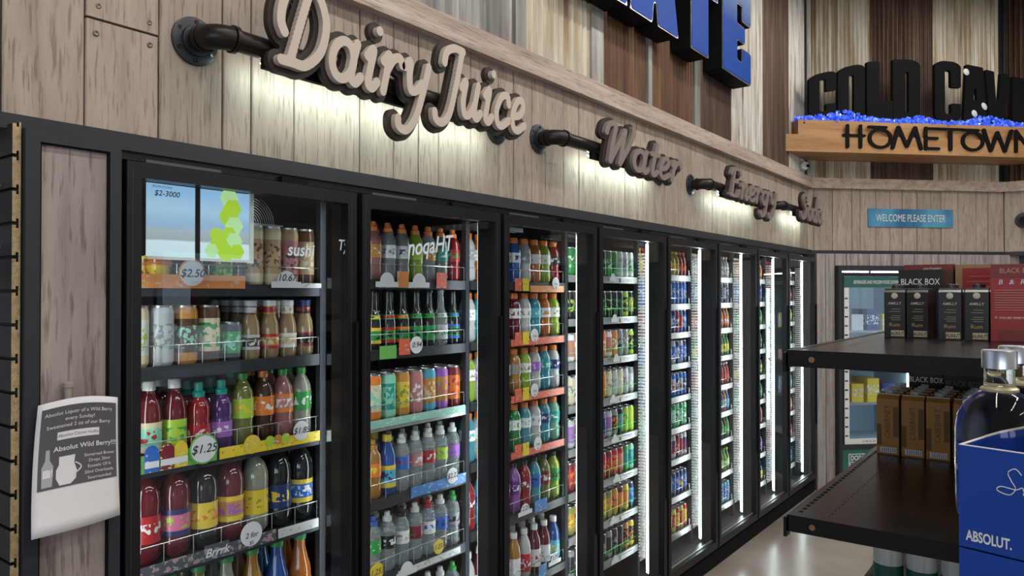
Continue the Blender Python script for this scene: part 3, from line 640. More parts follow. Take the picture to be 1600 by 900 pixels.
disc(2.305, 1.062, .033, '$2.22', 'round white tag on the blue strip in second door')
disc(1.885, .785, .034, '1.253', 'yellow oval tag at lower left of second door', stripm('tag_yellow', PAL['yellow'], PAL['yellow'], PAL['yellow']))
disc(2.223, .788, .03, '1.233', 'yellow oval tag in fifth shelf of second door', stripm('tag_yellow', PAL['yellow'], PAL['yellow'], PAL['yellow']))
strip(2.0, 2.36, .725, .026, SW, 'pale mixed strip on fifth shelf of second door'); disc(2.04, .745, .034, '', 'white half round tag on fifth shelf of second door', half=True)
# third door
for k, (xx, zz, rx) in enumerate(((3.08, 1.876, .03), (2.896, 1.622, .032), (2.896, 1.358, .032), (2.923, 1.096, .032))):
    disc(xx, zz, rx, '2 for', 'round white tag on %s shelf of third door' % ORD[k], None, None, .1, False, '$5', .55)
    strip(2.72 if k else 2.87, 3.16, zz-.045, .032, SR if k else SO, '%s strip on %s shelf of third door' % ('red' if k else 'orange', ORD[k]))
    for j in range(2): boxes('shelf_card', (SR, SY)[j], [(2.74+j*.06, 2.79+j*.06, .178, .18, zz-.04, zz+.02)], label='%s cutout card on %s shelf of third door' % (('red', 'yellow')[j], ORD[k]), cat='card')
disc(2.82, .795, .034, '2.25', 'white half round tag on fifth shelf of third door', half=True); boxes('shelf_card', SB, [(2.9, 3.0, .178, .18, .765, .82)], label='blue printed card on fifth shelf of third door', cat='card')
disc(3.07, .49, .034, '1.79', 'white half round tag on lowest seen shelf of third door', half=True); boxes('shelf_card', SB, [(2.93, 3.0, .178, .18, .44, .5)], label='blue printed card on sixth shelf of third door', cat='card')
for i, z in enumerate([1.92, 1.689, 1.462, 1.235, 1.008, .78, .551, .324]):
    disc(3.66+.02*(i % 3), z-.005, .024, '', 'white half round tag on %s shelf of fourth door' % ORD[i], half=True)
    strip(3.76, 3.9, z-.03, .022, SW, 'pale label strip on %s shelf of fourth door' % ORD[i])

# ------------------------------------------------------------------ promo screen, writing and a painted reflection on the glass
e = empty('promo_screen', (0, 0, 0), 0, 'bright two panel screen behind nearest cooler door showing pale blue scene', 'screen')
m, nt, b = nodes('screen_picture'); tc = nt.nodes.new('ShaderNodeTexCoord'); sp = nt.nodes.new('ShaderNodeSeparateXYZ'); nt.links.new(tc.outputs['Generated'], sp.inputs[0])
n = noise_chain(nt, (2, 1, 14), 1.5, 3, False); ad = nt.nodes.new('ShaderNodeMath'); ad.operation = 'MULTIPLY_ADD'; ad.inputs[1].default_value = .16
nt.links.new(n.outputs[0], ad.inputs[0]); nt.links.new(sp.outputs[2], ad.inputs[2])
r = ramp(nt, ad.outputs[0], [(.05, (.62, .82, .85)), (.3, (.7, .88, .92)), (.33, (.36, .43, .44)), (.45, (.42, .5, .52)), (.52, (.3, .5, .72)), (.75, (.42, .66, .85)), (1, (.3, .55, .82))])
nt.links.new(r.outputs[0], b.inputs['Emission Color']); b.inputs['Emission Strength'].default_value = .85; b.inputs['Base Color'].default_value = (.05, .05, .06, 1); b.inputs['Roughness'].default_value = .15
boxes('display', m, [(.962, 1.096, .056, .062, 1.922, 2.117)], e); boxes('display', m, [(1.11, 1.265, .056, .062, 1.922, 2.117)], e)
boxes('bezel', BLACK2, [(1.096, 1.11, .054, .066, 1.916, 2.119)], e); boxes('edge_frame', WHITE, [(1.265, 1.277, .05, .066, 1.912, 2.119), (.962, 1.096, .0545, .0555, 1.914, 1.922), (1.11, 1.277, .0545, .0555, 1.914, 1.922)], e)
text('screen_text', '$2-3000', .021, lambda X, Y: (.98+X, .0553, 2.085+Y), INK, e, .2, 'LEFT', .01); text('screen_text', 'PROMOTIONS', .0085, lambda X, Y: (.975+X, .0553, 2.106+Y), INK, e, 0, 'LEFT')
LIMEM = M('lime_screen_shape', (.1, .2, .01), .4, emit=(.42, .66, .03), es=.8); PALEG = M('pale_green_screen_shape', (.1, .2, .1), .4, emit=(.5, .8, .35), es=.8)
random.seed(5)
for k, (hx, hz, hr) in enumerate(((1.20, 2.1, .03), (1.21, 2.07, .03), (1.195, 2.045, .028), (1.215, 2.02, .03), (1.2, 1.995, .024), (1.16, 1.99, .022), (1.215, 1.975, .028), (1.17, 1.965, .03), (1.19, 1.94, .028), (1.145, 1.945, .022), (1.225, 1.945, .024))):
    B(lambda X, Y, Z: (hx+X, .0556-Z-.0001*k, hz+Y)).lathe([(hr, 0), (hr*.92, .0004), (0, .0005)], 6).build('hexagon_shape', LIMEM if k % 3 else PALEG, e)
GW = M('pale_paint_and_reflection', (.6, .72, .8), .6)
e = link('glass_lettering', None, None, 'pale blue neon word reflection painted on second cooler door glass', 'writing'); text('lettering', 'noqaHT', .085, lambda X, Y: (2.0+X, .0165, 1.975+Y+.13*X), GW, e, .2, bold=.015, sx=.85)  # mirrored reflection of a neon word, painted onto the pane
e = link('glass_lettering', None, None, 'pale scribbled word on nearest cooler door glass beside the screen', 'writing'); text('lettering', 'sushi', .055, lambda X, Y: (1.42+X, .0165, 1.94+Y), GW, e, .2, bold=.015, sx=.9)
e = link('glass_lettering', None, None, 'short pale scribble near right edge of nearest cooler door glass', 'writing'); text('lettering', 'Ty', .05, lambda X, Y: (1.585+X, .0165, 1.965+Y), GW, e, .2, bold=.01, sx=.8)

# ------------------------------------------------------------------ end panel, slatwall, paper flyer
e = empty('end_panel', (.6585, 0, 0), 0, 'narrow mauve wood panel in slate metal frame beside nearest cooler door', 'panel')
boxes('frame', TRIM, [(0, .03, 0, .05, 0, 2.2), (.185, .212, 0, .05, 0, 2.2), (.03, .185, 0, .05, 2.172, 2.2)], e)
boxes('bead', BLACK2, [(.03, .034, .004, .05, 0, 2.172), (.181, .185, .004, .05, 0, 2.172), (.034, .181, .004, .05, 2.168, 2.172)], e)
boxes('wood_panel', PANEL, [(.034, .181, .012, .05, 0, 2.168)], e)
sw = empty('slatwall', (0, 0, 0), 0, 'dark brown slatwall with raw board edge at far left', 'slatwall')
SLATF = M('dark_brown_slat_face', (.032, .021, .016), .7, spec=.2); MDF = wood('raw_board_edge', (.34, .24, .12), (.46, .34, .18), (.55, .42, .24), (60, 60, 60), bump=.1, var=.05)
zz = 2.136-.077*26
for k in range(27):
    z0 = zz+k*.077; z1 = z0+.077
    p = [(.638, z0+.004), (.638, z1-.004), (.646, z1-.004), (.646, z1-.011), (.651, z1-.011), (.651, z1), (.655, z1), (.655, z0), (.651, z0), (.651, z0+.011), (.646, z0+.011), (.646, z0+.004)]
    n = len(p); q = B(); q.add([(a, .018, c) for a, c in p]+[(a, 1.2, c) for a, c in p], [tuple(range(n)), tuple(range(n, 2*n))[::-1]]+[(j, n+j, n+(j+1) % n, (j+1) % n) for j in range(n)])
    me = q.mesh('slat', SLATF); me.materials.append(MDF)
    for pl in me.polygons:
        if pl.normal.y < -.5: pl.material_index = 1
    link('slat', me, sw)
boxes('backing', SLATF, [(.655, .658, .02, 1.2, .1, 2.2)], sw)
for k, (z_, c1, lb) in enumerate(((2.04, 'red', 'white and red'), (1.9, 'green', 'green and yellow'))):
    e = empty('hanging_packet', (.6, .085, z_), 0, '%s packet hanging on slatwall hook' % lb, 'packet'); boxes('packet', label_mat('white' if k == 0 else 'green', c1 if k == 0 else 'yellow', 'white' if k == 0 else 'green'), [(-.006, .006, -.03, .03, -.06, .03)], e); boxes('hook', STEEL, [(-.03, .047, -.0015, .0015, .032, .035)], e)
e = empty('paper_flyer', (0, 0, 0), 0, 'curled white paper flyer with dark print of a bottle and jug', 'flyer')
def fly(u, v, o=0.0):      # u 0..1 left to right, v 0..1 bottom to top
    x = .682+.176*u-.03*(1-v)*(1-u); y = -.012-.05*(1-v)**2*(1-u*.7)-.01*math.sin(math.pi*u); z = 1.279+.287*v+.012*math.sin(math.pi*u)*v+.012*(1-u)*(1-v)*0
    return (x, y-o, z)
def grid(nm, mt, u0, u1, v0, v1, o, n=12, thick=True):
    q = B(); vs = [fly(u0+(u1-u0)*i/n, v0+(v1-v0)*j/n, o) for i in range(n+1) for j in range(n+1)]
    q.add(vs, [(i*(n+1)+j, (i+1)*(n+1)+j, (i+1)*(n+1)+j+1, i*(n+1)+j+1) for i in range(n) for j in range(n)])
    ob = q.build(nm, mt, e, True)
    if thick: md = ob.modifiers.new('thickness', 'SOLIDIFY'); md.thickness = .0006; md.offset = -1
    return ob
grid('sheet', PAPER, 0, 1, 0, 1, 0); grid('dark_print', GREYINK, .05, .97, .33, .95, .0012, 12, False)
def ftext(s, size, u, v, al='CENTER', bold=.0, mt=PAPER): text('lettering', s, size, lambda X, Y: fly(u+X/.176, v+Y/.287, .002), mt, e, 0, al, bold)
for k, s in enumerate(('Absolut Liquor of a Wild Berry', 'every Sunday!', 'Sweetened 2 oz of our Berry')): ftext(s, .0115, .5, .885-k*.05)
grid('caption_box', PAPER, .24, .74, .69, .75, .0018, 6, False); ftext('Absolut Citron Vodka', .0095, .49, .71, mt=GREYINK)
ftext('Absolut Wild Berry!!!', .0152, .585, .605, bold=.012)
for k, s in enumerate(('Somersed Brews', 'Drops 20ml', 'Ecstatic Of It', '20ml Overloads,', 'Sourrounded')): ftext(s, .0098, .745, .53-k*.045)
def flathe(nm, mt, pts, o): 
    q = B(); q.add([fly(a, c, o) for a, c in pts], [tuple(range(len(pts)))]); q.build(nm, mt, e)
flathe('jug_print', PAPER, [(.27, .56), (.45, .56), (.44, .5), (.47, .44), (.46, .38), (.4, .345), (.28, .345), (.24, .4), (.24, .46), (.27, .5)], .0017)
q = B(); q.tube([fly(.45+.07*math.sin(w*.35), .5-.009*w, .0019) for w in range(10)], .0016, 5).build('jug_handle_print', PAPER, e)
flathe('bottle_print', M('grey_print', (.4, .4, .42), .6), [(.09, .35), (.2, .35), (.21, .5), (.17, .55), (.165, .63), (.125, .63), (.12, .55), (.085, .5)], .0019)
flathe('bottle_label_print', PAPER, [(.1, .42), (.2, .42), (.2, .48), (.1, .48)], .0022)
dw = empty('wooden_peg', (.748, 0, 1.56), 0, 'short round wooden peg sticking up behind the flyer', 'peg'); B().lathe([(.011, 0), (.011, .04), (.0125, .041), (.0125, .052), (.01, .054), (0, .054)], 14, (0, -.004, 0)).build('peg', PANEL, dw, True)

# ------------------------------------------------------------------ script signs on pipes
def ell(cx, cy, rx, ry): return [(cx+rx*math.cos(k*math.pi/12+.6), cy+ry*math.sin(k*math.pi/12+.6)) for k in range(25)]
GL = {
 'D': (1.38, [[(.62, 1.62), (.5, .9), (.38, .12)], [(.16, .1), (.45, .1), (.8, .12), (1.14, .5), (1.18, 1.1), (.9, 1.6), (.5, 1.8), (.14, 1.62), (.0, 1.2), (.02, .85), (.14, .66)]]),
 'a': (1.02, [ell(.4, .48, .31, .41), [(.76, .92), (.7, .5), (.7, .15), (.84, .06), (.98, .22)]]),
 'i': (.55, [[(.08, .74), (.25, .92), (.22, .5), (.2, .15), (.34, .06), (.48, .22)], [(.36, 1.38), (.37, 1.39)]]),
 'r': (.74, [[(.06, .74), (.22, .92), (.2, .5), (.16, .06)], [(.2, .55), (.38, .86), (.58, .93), (.68, .78)]]),
 'y': (1.0, [[(.04, .78), (.2, .94), (.24, .55), (.34, .28), (.52, .3), (.7, .5)], [(.88, .95), (.78, .3), (.62, -.35), (.36, -.68), (.08, -.64), (.02, -.46)]]),
 'J': (.86, [[(.1, 1.22), (.14, 1.5), (.4, 1.66), (.78, 1.66)], [(.74, 1.6), (.66, .8), (.52, .0), (.28, -.28), (.02, -.24), (-.06, -.06)]]),
 'u': (.98, [[(.02, .74), (.18, .92), (.15, .4), (.27, .08), (.48, .12), (.64, .4)], [(.72, .92), (.66, .4), (.68, .12), (.8, .06), (.94, .22)]]),
 'c': (.78, [[(.66, .7), (.56, .92), (.3, .86), (.12, .48), (.2, .14), (.42, .06), (.74, .26)]]),
 'e': (.8, [[(.14, .42), (.45, .5), (.6, .72), (.5, .93), (.28, .86), (.12, .48), (.2, .14), (.44, .06), (.76, .26)]]),
 'W': (1.6, [[(.04, 1.2), (.1, 1.5), (.34, 1.66), (.46, 1.5), (.42, .8), (.42, .12)], [(.42, .12), (.7, .8), (1.0, 1.5)], [(1.0, 1.5), (.96, .8), (.94, .12)], [(.94, .12), (1.25, .8), (1.46, 1.4), (1.44, 1.7)]]),
 't': (.6, [[(.36, 1.4), (.26, .7), (.24, .16), (.38, .06), (.54, .22)], [(.04, .94), (.52, .96)]]),
 'E': (1.12, [[(-.02, 1.3), (.08, 1.58), (.4, 1.66), (.8, 1.63), (.92, 1.42)], [(.3, 1.6), (.26, .9), (.22, .12)], [(.27, .9), (.72, .93)], [(.05, .1), (.4, .08), (.78, .12), (.94, .42)]]),
 'n': (.92, [[(.06, .74), (.2, .92), (.18, .5), (.14, .06)], [(.18, .5), (.38, .86), (.58, .88), (.62, .6), (.58, .16), (.72, .06), (.86, .22)]]),
 'g': (1.0, [ell(.4, .48, .31, .41), [(.78, .92), (.7, .2), (.6, -.4), (.34, -.68), (.08, -.62), (.02, -.44)]]),
 'S': (1.06, [[(.86, 1.3), (.8, 1.58), (.5, 1.68), (.24, 1.4), (.42, 1.0), (.72, .68), (.72, .26), (.44, .06), (.12, .14), (.02, .42)]]),
 'o': (.86, [ell(.42, .48, .31, .41)]),
 'd': (1.05, [ell(.4, .48, .31, .41), [(.94, 1.66), (.8, .9), (.7, .2), (.84, .06), (.98, .22)]]),
 ' ': (.35, [])}
def pipe_sign(word, label, x0, x1, zb, xh, face, fx0, fx1, zp, r=.105, grow=.125):
    e = empty('pipe_sign', (0, 0, 0), 0, label, 'sign', 'script signs on black pipes')
    L = sum(GL[c][0] for c in word); sx = (x1-x0)/L; pen = 0; allp = []
    yb = -.062
    for c in word:
        adv, strokes = GL[c]; pr = []
        for st in strokes:
            pts = [(pen+x+.18*y-.08, y) for x, y in catmull(st, 8)]; pr.append(('+', 's', (pts, r, 2)))
        if pr:
            X = [p[0] for q in pr for p in q[2][0]]; Y = [p[1] for q in pr for p in q[2][0]]; bb = (min(X)-.4, min(Y)-.4, max(X)+.4, max(Y)+.4)
            plate(pr, bb, .035, 1.0, lambda x, y, z: (x0+x*sx, yb-.022-.02*z, zb+y*xh), 'letter', face, e)
            allp += pr
        pen += adv
    X = [p[0] for q in allp for p in q[2][0]]; Y = [p[1] for q in allp for p in q[2][0]]
    plate(allp, (min(X)-.5, min(Y)-.5, max(X)+.5, max(Y)+.5), .05, 1.0, lambda x, y, z: (x0+x*sx, yb-.02*z, zb+y*xh), 'backing_plate', BACKER, e, grow)
    rp = .031; yp = -.025; R = .05
    def arc(cx, a0, a1, sgn): return [(cx+sgn*R*(1-math.cos(t)), yp+R-R*math.sin(t), zp) for t in [a0+(a1-a0)*k/8 for k in range(9)]]
    for (fx, sg) in ((fx0, 1), (fx1, -1)):
        fl_ = B(lambda X, Y, Z: (fx+X, .08-Z, zp+Y)).lathe([(.068, 0), (.068, .007), (.064, .009), (.044, .01), (.042, .02), (.038, .021), (0, .021)], 28).build('flange', FLANGE, e, True)
        for k in range(6):
            aa = k*math.pi/3+.5; B(lambda X, Y, Z: (fx+.055*math.cos(aa)+X, .0705-Z, zp+.055*math.sin(aa)+Y)).lathe([(.006, 0), (.006, .002), (.003, .0022), (0, .001)], 10).build('bolt', STEEL if k == 5 else PIPE, fl_)
        B().tube([(fx, .065, zp), (fx, yp+R, zp)], rp, 18).build('nipple', PIPE, e, True)
        pts = arc(fx, 0, math.pi/2, sg); B().tube(pts, .0345, 18).build('elbow', PIPE, e, True)
        B().tube([(fx, yp+R+.012, zp), (fx, yp+R, zp)], .039, 18).build('collar', PIPE, e, True)
        B().tube([(fx+sg*R, yp, zp), (fx+sg*(R+.012), yp, zp)], .039, 18).build('collar', PIPE, e, True)
    B().tube([(fx0+R, yp, zp), (fx1-R, yp, zp)], rp, 18).build('pipe', PIPE, e, True)
    xa, xb = x0+.01, x1-.06
    boxes('lamp_bar', BLACK2, [(xa-.01, xb+.01, yp-.015, yp+.003, zp-.06, zp-.028)], e)
    b = B()
    b.add([(xa, yp+.0035, zp-.056), (xb, yp+.0035, zp-.056), (xb, yp+.022, zp-.036), (xa, yp+.022, zp-.036)], [(0, 1, 2, 3)]); 
    me = bpy.data.meshes.new('led_strip'); me.from_pydata(b.v, [], b.f); me.materials.append(LEDB); link('led_strip', me, e)
pipe_sign('Dairy Juice', 'large tan script sign reading Dairy Juice on a black pipe', 1.25, 2.44, 2.475, .145, FACE, 1.105, 2.47, 2.533)
pipe_sign('Water', 'grey script sign reading Water on a black pipe', 3.07, 3.95, 2.455, .125, FACE2, 2.785, 4.03, 2.54)
pipe_sign('Energy', 'grey script sign reading Energy on a black pipe', 4.72, 5.68, 2.47, .115, FACE2, 4.49, 5.83, 2.53)
pipe_sign('Soda', 'small far script sign reading Soda on a black pipe', 6.32, 6.98, 2.45, .125, FACE2, 6.03, 6.95, 2.54)
# one more pipe flange on the far wall
e = empty('pipe_flange', (0, 0, 0), 0, 'black round pipe flange on the far wood wall at right edge', 'flange')
B(lambda X, Y, Z: w3(.16+X, Z, 2.53+Y)).lathe([(.075, 0), (.075, .008), (.045, .01), (.042, .022), (0, .022)], 24).build('flange', FLANGE, e, True)
B(w3).tube([(.16, .01, 2.53), (.16, .1, 2.53), (.2, .13, 2.53), (.5, .13, 2.53)], .033, 16).build('pipe', PIPE, e, True)

# ------------------------------------------------------------------ blue block letters RATE
BLUEM = None
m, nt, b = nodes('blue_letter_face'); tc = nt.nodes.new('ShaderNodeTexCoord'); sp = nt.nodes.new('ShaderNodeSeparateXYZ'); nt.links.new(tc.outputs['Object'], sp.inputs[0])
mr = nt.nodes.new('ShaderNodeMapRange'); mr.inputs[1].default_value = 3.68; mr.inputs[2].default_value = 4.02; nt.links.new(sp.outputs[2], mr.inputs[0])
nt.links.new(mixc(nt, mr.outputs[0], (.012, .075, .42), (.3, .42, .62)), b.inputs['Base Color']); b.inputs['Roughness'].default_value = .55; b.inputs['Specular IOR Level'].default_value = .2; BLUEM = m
LW, LH = .54, .65
def bx(x0, y0, x1, y1): return ('+', 'b', (x0, y0, x1, y1, .006))
BL = {'E': [bx(0, 0, .27, .65), bx(0, 0, .54, .13), bx(.36, .1, .54, .23), bx(.2, .265, .42, .385), bx(.36, .42, .54, .55), bx(0, .52, .54, .65)],
      'T': [bx(.14, 0, .41, .65), bx(-.02, .5, .57, .65), bx(-.02, .4, .1, .6), bx(.45, .4, .57, .6)],
      'A': [('+', 'p', [(0, 0), (.26, 0), (.36, .65), (.14, .65)]), ('+', 'p', [(.33, 0), (.6, 0), (.45, .65), (.22, .65)]), bx(.1, .12, .45, .27)],
      'R': [bx(0, 0, .25, .65), ('+', 'p', [(.3, 0), (.56, 0), (.48, .32), (.22, .32)]), bx(0, .25, .54, .65), ('-', 'b', (.25, .36, .32, .53, .01))]}
for ch, xx, lb in (('R', 2.86, 'R, leftmost'), ('A', 3.445, 'A'), ('T', 4.085, 'T'), ('E', 4.733, 'E, lowest on the wall')):
    e = empty('block_letter', (0, 0, 0), 0, 'blue raised block letter %s on the corrugated wall' % lb, 'letter', 'blue block letters on the corrugated wall')
    fb = lambda x, y, z: (xx+x, .085-.125*z, 3.325+y)
    plate(BL[ch], (-.1, -.1, .7, .75), .0175, 1.0, fb, 'letter_body', BLACK2, e)
    plate(BL[ch], (-.1, -.1, .7, .75), .0175, 1.0, lambda x, y, z: (xx+x, -.04-.006*z, 3.325+y), 'silver_edge', STEEL, e, -.001)
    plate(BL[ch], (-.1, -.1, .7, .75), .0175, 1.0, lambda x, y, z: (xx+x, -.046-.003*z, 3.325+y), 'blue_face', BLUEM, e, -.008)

# ------------------------------------------------------------------ cold cave sign
sg = empty('timber_sign', (0, 0, 0), 0, 'golden timber sign with tall black letters rising from glowing blue ice', 'sign')
boxes('lower_plank', PINE, [(-.43, 2.6, .0, .4, 3.075, 3.225)], sg, WU); boxes('upper_plank', PINE, [(-.3, 2.6, .0, .38, 3.225, 3.36)], sg, WU)
boxes('knot_hole', BLACK2, [(-.25, -.235, .379, .3805, 3.325, 3.34)], sg, WU)
def cave(prims, w, t0, h0, h1, name='tall_letter'):
    plate(prims, (-.05, -.05, w+.05, 1.05), .02, 1.0, lambda x, y, z: WU(t0+x, .3+.035*z, 3.4+y*(h0+(h1-h0)*x/w)), name, BLACK2, sg)
def rb(op, x0, y0, x1, y1, r): return (op, 'b', (x0, y0, x1, y1, r))
CC = [rb('+', 0, 0, .26, 1, .1), rb('-', .1, .12, .16, .85, .03), rb('-', .13, .3, .3, .57, .01)]
OO = [rb('+', 0, 0, .26, 1, .1), rb('-', .105, .14, .155, .82, .025)]
LLt = [rb('+', 0, 0, .125, 1, .01), rb('+', 0, 0, .25, .32, .01)]
DD = [rb('+', 0, 0, .16, 1, .01), rb('+', 0, 0, .27, 1, .11), rb('-', .12, .12, .155, .8, .02)]
AA = [('+', 'p', [(0, 0), (.24, 0), (.2, 1), (.03, 1)]), ('-', 'p', [(.1, 0), (.15, 0), (.14, .2), (.11, .2)]), ('-', 'p', [(.1, .4), (.14, .4), (.125, .7), (.115, .7)])]
VV = [('+', 'p', [(.05, 0), (.2, 0), (.25, 1), (0, 1)]), ('-', 'p', [(.11, .45), (.14, .45), (.16, 1), (.09, 1)])]
EE = [rb('+', 0, 0, .12, 1, .01), rb('+', 0, 0, .24, .2, .01), rb('+', 0, .4, .22, .58, .01), rb('+', 0, .8, .24, 1, .01)]
for pr, w, t0, h0, h1 in ((CC, .26, -.17, .36, .43), (OO, .26, .105, .44, .5), (LLt, .25, .385, .51, .535), (DD, .27, .64, .545, .55), (CC, .26, 1.055, .555, .545), (AA, .24, 1.34, .535, .5), (VV, .25, 1.56, .49, .45), (EE, .24, 1.84, .44, .4)): cave(pr, w, t0, h0, h1)
HG = {'H': [[(.12, 0), (.12, 1)], [(.62, 0), (.62, 1)], [(-.02, .54), (.76, .54)]], 'O': [ell(.42, .44, .38, .42), [(.02, .96), (.62, .96)]], 'M': [[(.02, 0), (.22, 1)], [(.22, 1), (.5, .1)], [(.5, .1), (.78, 1)], [(.78, 1), (.98, 0)]],
      'E': [[(.06, 0), (.06, 1)], [(.06, .03), (.56, .03)], [(.06, .52), (.5, .52)], [(.06, .97), (.56, .97)]], 'T': [[(.32, 0), (.32, .97)], [(-.08, .97), (.72, .97)]], 'W': [[(.02, 1), (.26, 0)], [(.26, 0), (.5, .9)], [(.5, .9), (.76, 0)], [(.76, 0), (1.0, 1)]], 'N': [[(.06, 0), (.06, 1)], [(.06, 1), (.66, 0)], [(.66, 0), (.66, 1)]]}
for ch, ta, tb in (('H', .12, .305), ('O', .35, .565), ('M', .575, .865), ('E', .89, 1.04), ('T', 1.05, 1.245), ('O', 1.26, 1.47), ('W', 1.475, 1.76), ('N', 1.79, 1.98)):
    wch = {'H': .75, 'O': .8, 'M': 1.0, 'E': .6, 'T': .64, 'W': 1.0, 'N': .72}[ch]; s_ = (tb-ta)/wch
    plate([('+', 's', (catmull(st, 6) if len(st) > 2 else catmull(st), .065, 2)) for st in HG[ch]], (-.2, -.15, 1.2, 1.15), .035, 1.0, lambda x, y, z: WU(ta+x*s_, .401+.012*z, 3.125+y*.19), 'small_letter', BLACK2, sg)
m, nt, b = nodes('blue_lit_ice'); b.inputs['Base Color'].default_value = (.05, .12, .4, 1); b.inputs['Roughness'].default_value = .08
n = noise_chain(nt, (1, 1, 1), 30, 2, False); r = ramp(nt, n.outputs[0], [(.35, (.01, .03, .5)), (.55, (.03, .09, .85)), (.68, (.35, .5, 1))]); nt.links.new(r.outputs[0], b.inputs['Emission Color']); b.inputs['Emission Strength'].default_value = .8
q = B(WU); random.seed(11)
for k in range(1700):
    t = random.uniform(-.3, 2.5); off = random.uniform(.3, .38); peak = .03+.035*max(0, math.sin(t*9))+.03*max(0, math.sin(t*4.3+1)); zc = 3.36+random.random()*peak
    s_ = random.uniform(.004, .012); mt = Matrix.Rotation(random.random()*3, 3, Vector((random.random(), random.random(), random.random()+.1)).normalized())
    vs = [mt @ Vector((a*s_, c*s_, d*s_)) for a, c, d in ((-1, -1, -1), (1, -1, -1), (1, 1, -1), (-1, 1, -1), (-1, -1, 1), (1, -1, 1), (1, 1, 1), (-1, 1, 1))]
    q.add([(t+v.x, off+v.y, zc+v.z) for v in vs], [(0, 3, 2, 1), (4, 5, 6, 7), (0, 1, 5, 4), (1, 2, 6, 5), (2, 3, 7, 6), (3, 0, 4, 7)])
q.build('ice', m, sg, kind='stuff')
SNOW = M('snow_white', (.7, .72, .75), .6)
for (t, z, a) in ((1.37, 3.86, .5), (1.45, 3.48, .7), (1.55, 3.55, .9)): B(lambda X, Y, Z: WU(t+X*math.cos(a)-Y*math.sin(a), .335+Z*.3, z+X*math.sin(a)*.7+Y)).lathe([(0, -.03), (.02, -.025), (.03, 0), (.02, .025), (0, .03)], 10).build('snow_lump', SNOW, sg, True)
# welcome sign, security camera
e = empty('welcome_sign', (0, 0, 0), 0, 'blue sign with white capitals reading welcome please enter', 'sign')
m, nt, b = nodes('blue_sign_print'); n = noise_chain(nt, (1.5, 1.5, 1), 3, 2, False); r = ramp(nt, n.outputs[0], [(.35, (.02, .14, .3)), (.65, (.1, .36, .58))]); nt.links.new(r.outputs[0], b.inputs['Base Color']); b.inputs['Roughness'].default_value = .4
boxes('board', m, [(.607, 1.484, 0, .012, 2.46, 2.632)], e, WU); text('lettering', 'WELCOME PLEASE ENTER', .098, lambda X, Y: WU(1.045+X, .014, 2.513+Y), WHITE, e, 0, 'CENTER', .0, .64)
e = empty('security_camera', (0, 0, 0), 0, 'small white security camera below the timber sign', 'camera')
B(lambda X, Y, Z: WU(-.1+X, .1+Z, 3.0+Y)).lathe([(0, -.06), (.03, -.05), (.042, -.02), (.045, .02), (.035, .04), (0, .045)], 16).build('housing', WHITE, e, True); boxes('bracket', WHITE, [(-.12, -.07, .0, .06, 3.02, 3.05)], e, WU); boxes('lens', BLACK2, [(-.09, -.06, .13, .146, 2.985, 3.01)], e, WU)

# ------------------------------------------------------------------ far cooler in the angled wall
e = empty('far_cooler', (0, 0, 0), 0, 'single door cooler with green header set in the angled far wall', 'cooler')
GRN = M('dark_green_panel', (.02, .12, .09), .4)
boxes('frame', TRIM, [(.184, .215, -.02, .06, .0, 2.085), (.96, 1.0, -.02, .06, .0, 2.085), (.215, .96, -.02, .06, 2.04, 2.085), (.215, .96, -.02, .06, .39, .43)], e, WL)
boxes('light_bar', LEDM, [(.24, .5, .02, .03, 2.025, 2.035), (.53, .9, .02, .03, 2.025, 2.035)], e, WL)
boxes('door_frame', BLACK, [(.215, .245, .0, .045, .43, 2.02), (.93, .96, .0, .045, .43, 2.02), (.245, .93, .0, .045, 1.99, 2.02)], e, WL)
boxes('header_panel', GRN, [(.245, .93, .02, .04, 1.885, 1.985)], e, WL); text('header_lettering', 'BEVERAGES AND FROZEN FOOD DOWN', .045, lambda X, Y: WL(.57+X, .042, 1.92+Y), PAPER, e, .2, 'CENTER', .01, .55)
ps = boxes('price_column', WHITE, [(.247, .3, .03, .034, .43, 1.885)], e, WL)
for k in range(16): boxes('price_mark', INK if k % 3 else GREYINK, [(.256, .288, .0342, .035, .5+k*.085, .515+k*.085)], ps, WL)
boxes('glass_pane', glass('far_cooler_glass', (.9, .95, 1), ior=1.6), [(.245, .93, .012, .016, .43, 1.99)], e, WL)
boxes('inside', M('pale_blue_lining', (.3, .42, .5), .6), [(.215, .96, -.6, -.58, .43, 2.04), (.2, .215, -.6, -.02, .43, 2.04), (.96, .975, -.6, -.02, .43, 2.04), (.2, .975, -.6, -.02, 2.04, 2.06), (.2, .975, -.6, -.02, .41, .43)], e, WL)
for z_ in (.8, 1.15, 1.48): boxes('rack_shelf', RAILM, [(.22, .955, -.55, -.03, z_-.02, z_)], e, WL)
boxes('added_inside_lamp', LEDM, [(.94, .955, -.05, -.03, .5, 1.95)], e, WL)  # added lamp; its glow replaces a window reflection on the far glass
pb = boxes('bottom_panel', GRN, [(.215, .96, .0, .05, .03, .39)], e, WL); boxes('logo_frame', PAPER, [(.28, .44, .0505, .052, .22, .345)], pb, WL); boxes('logo_fill', GRN, [(.287, .433, .0521, .053, .227, .338)], pb, WL)
text('logo_text', 'DOIX', .062, lambda X, Y: WL(.36+X, .0535, .285+Y), PAPER, pb, 0, bold=.02, sx=.8); text('logo_text', 'CHINLE', .055, lambda X, Y: WL(.36+X, .0535, .236+Y), PAPER, pb, 0, bold=.02, sx=.75)
B(lambda X, Y, Z: WL(.37+X, .05+Z, .1+Y)).lathe([(.07, 0), (.07, .002), (.055, .0022), (0, .0022)], 24).build('round_emblem', PAPER, pb)
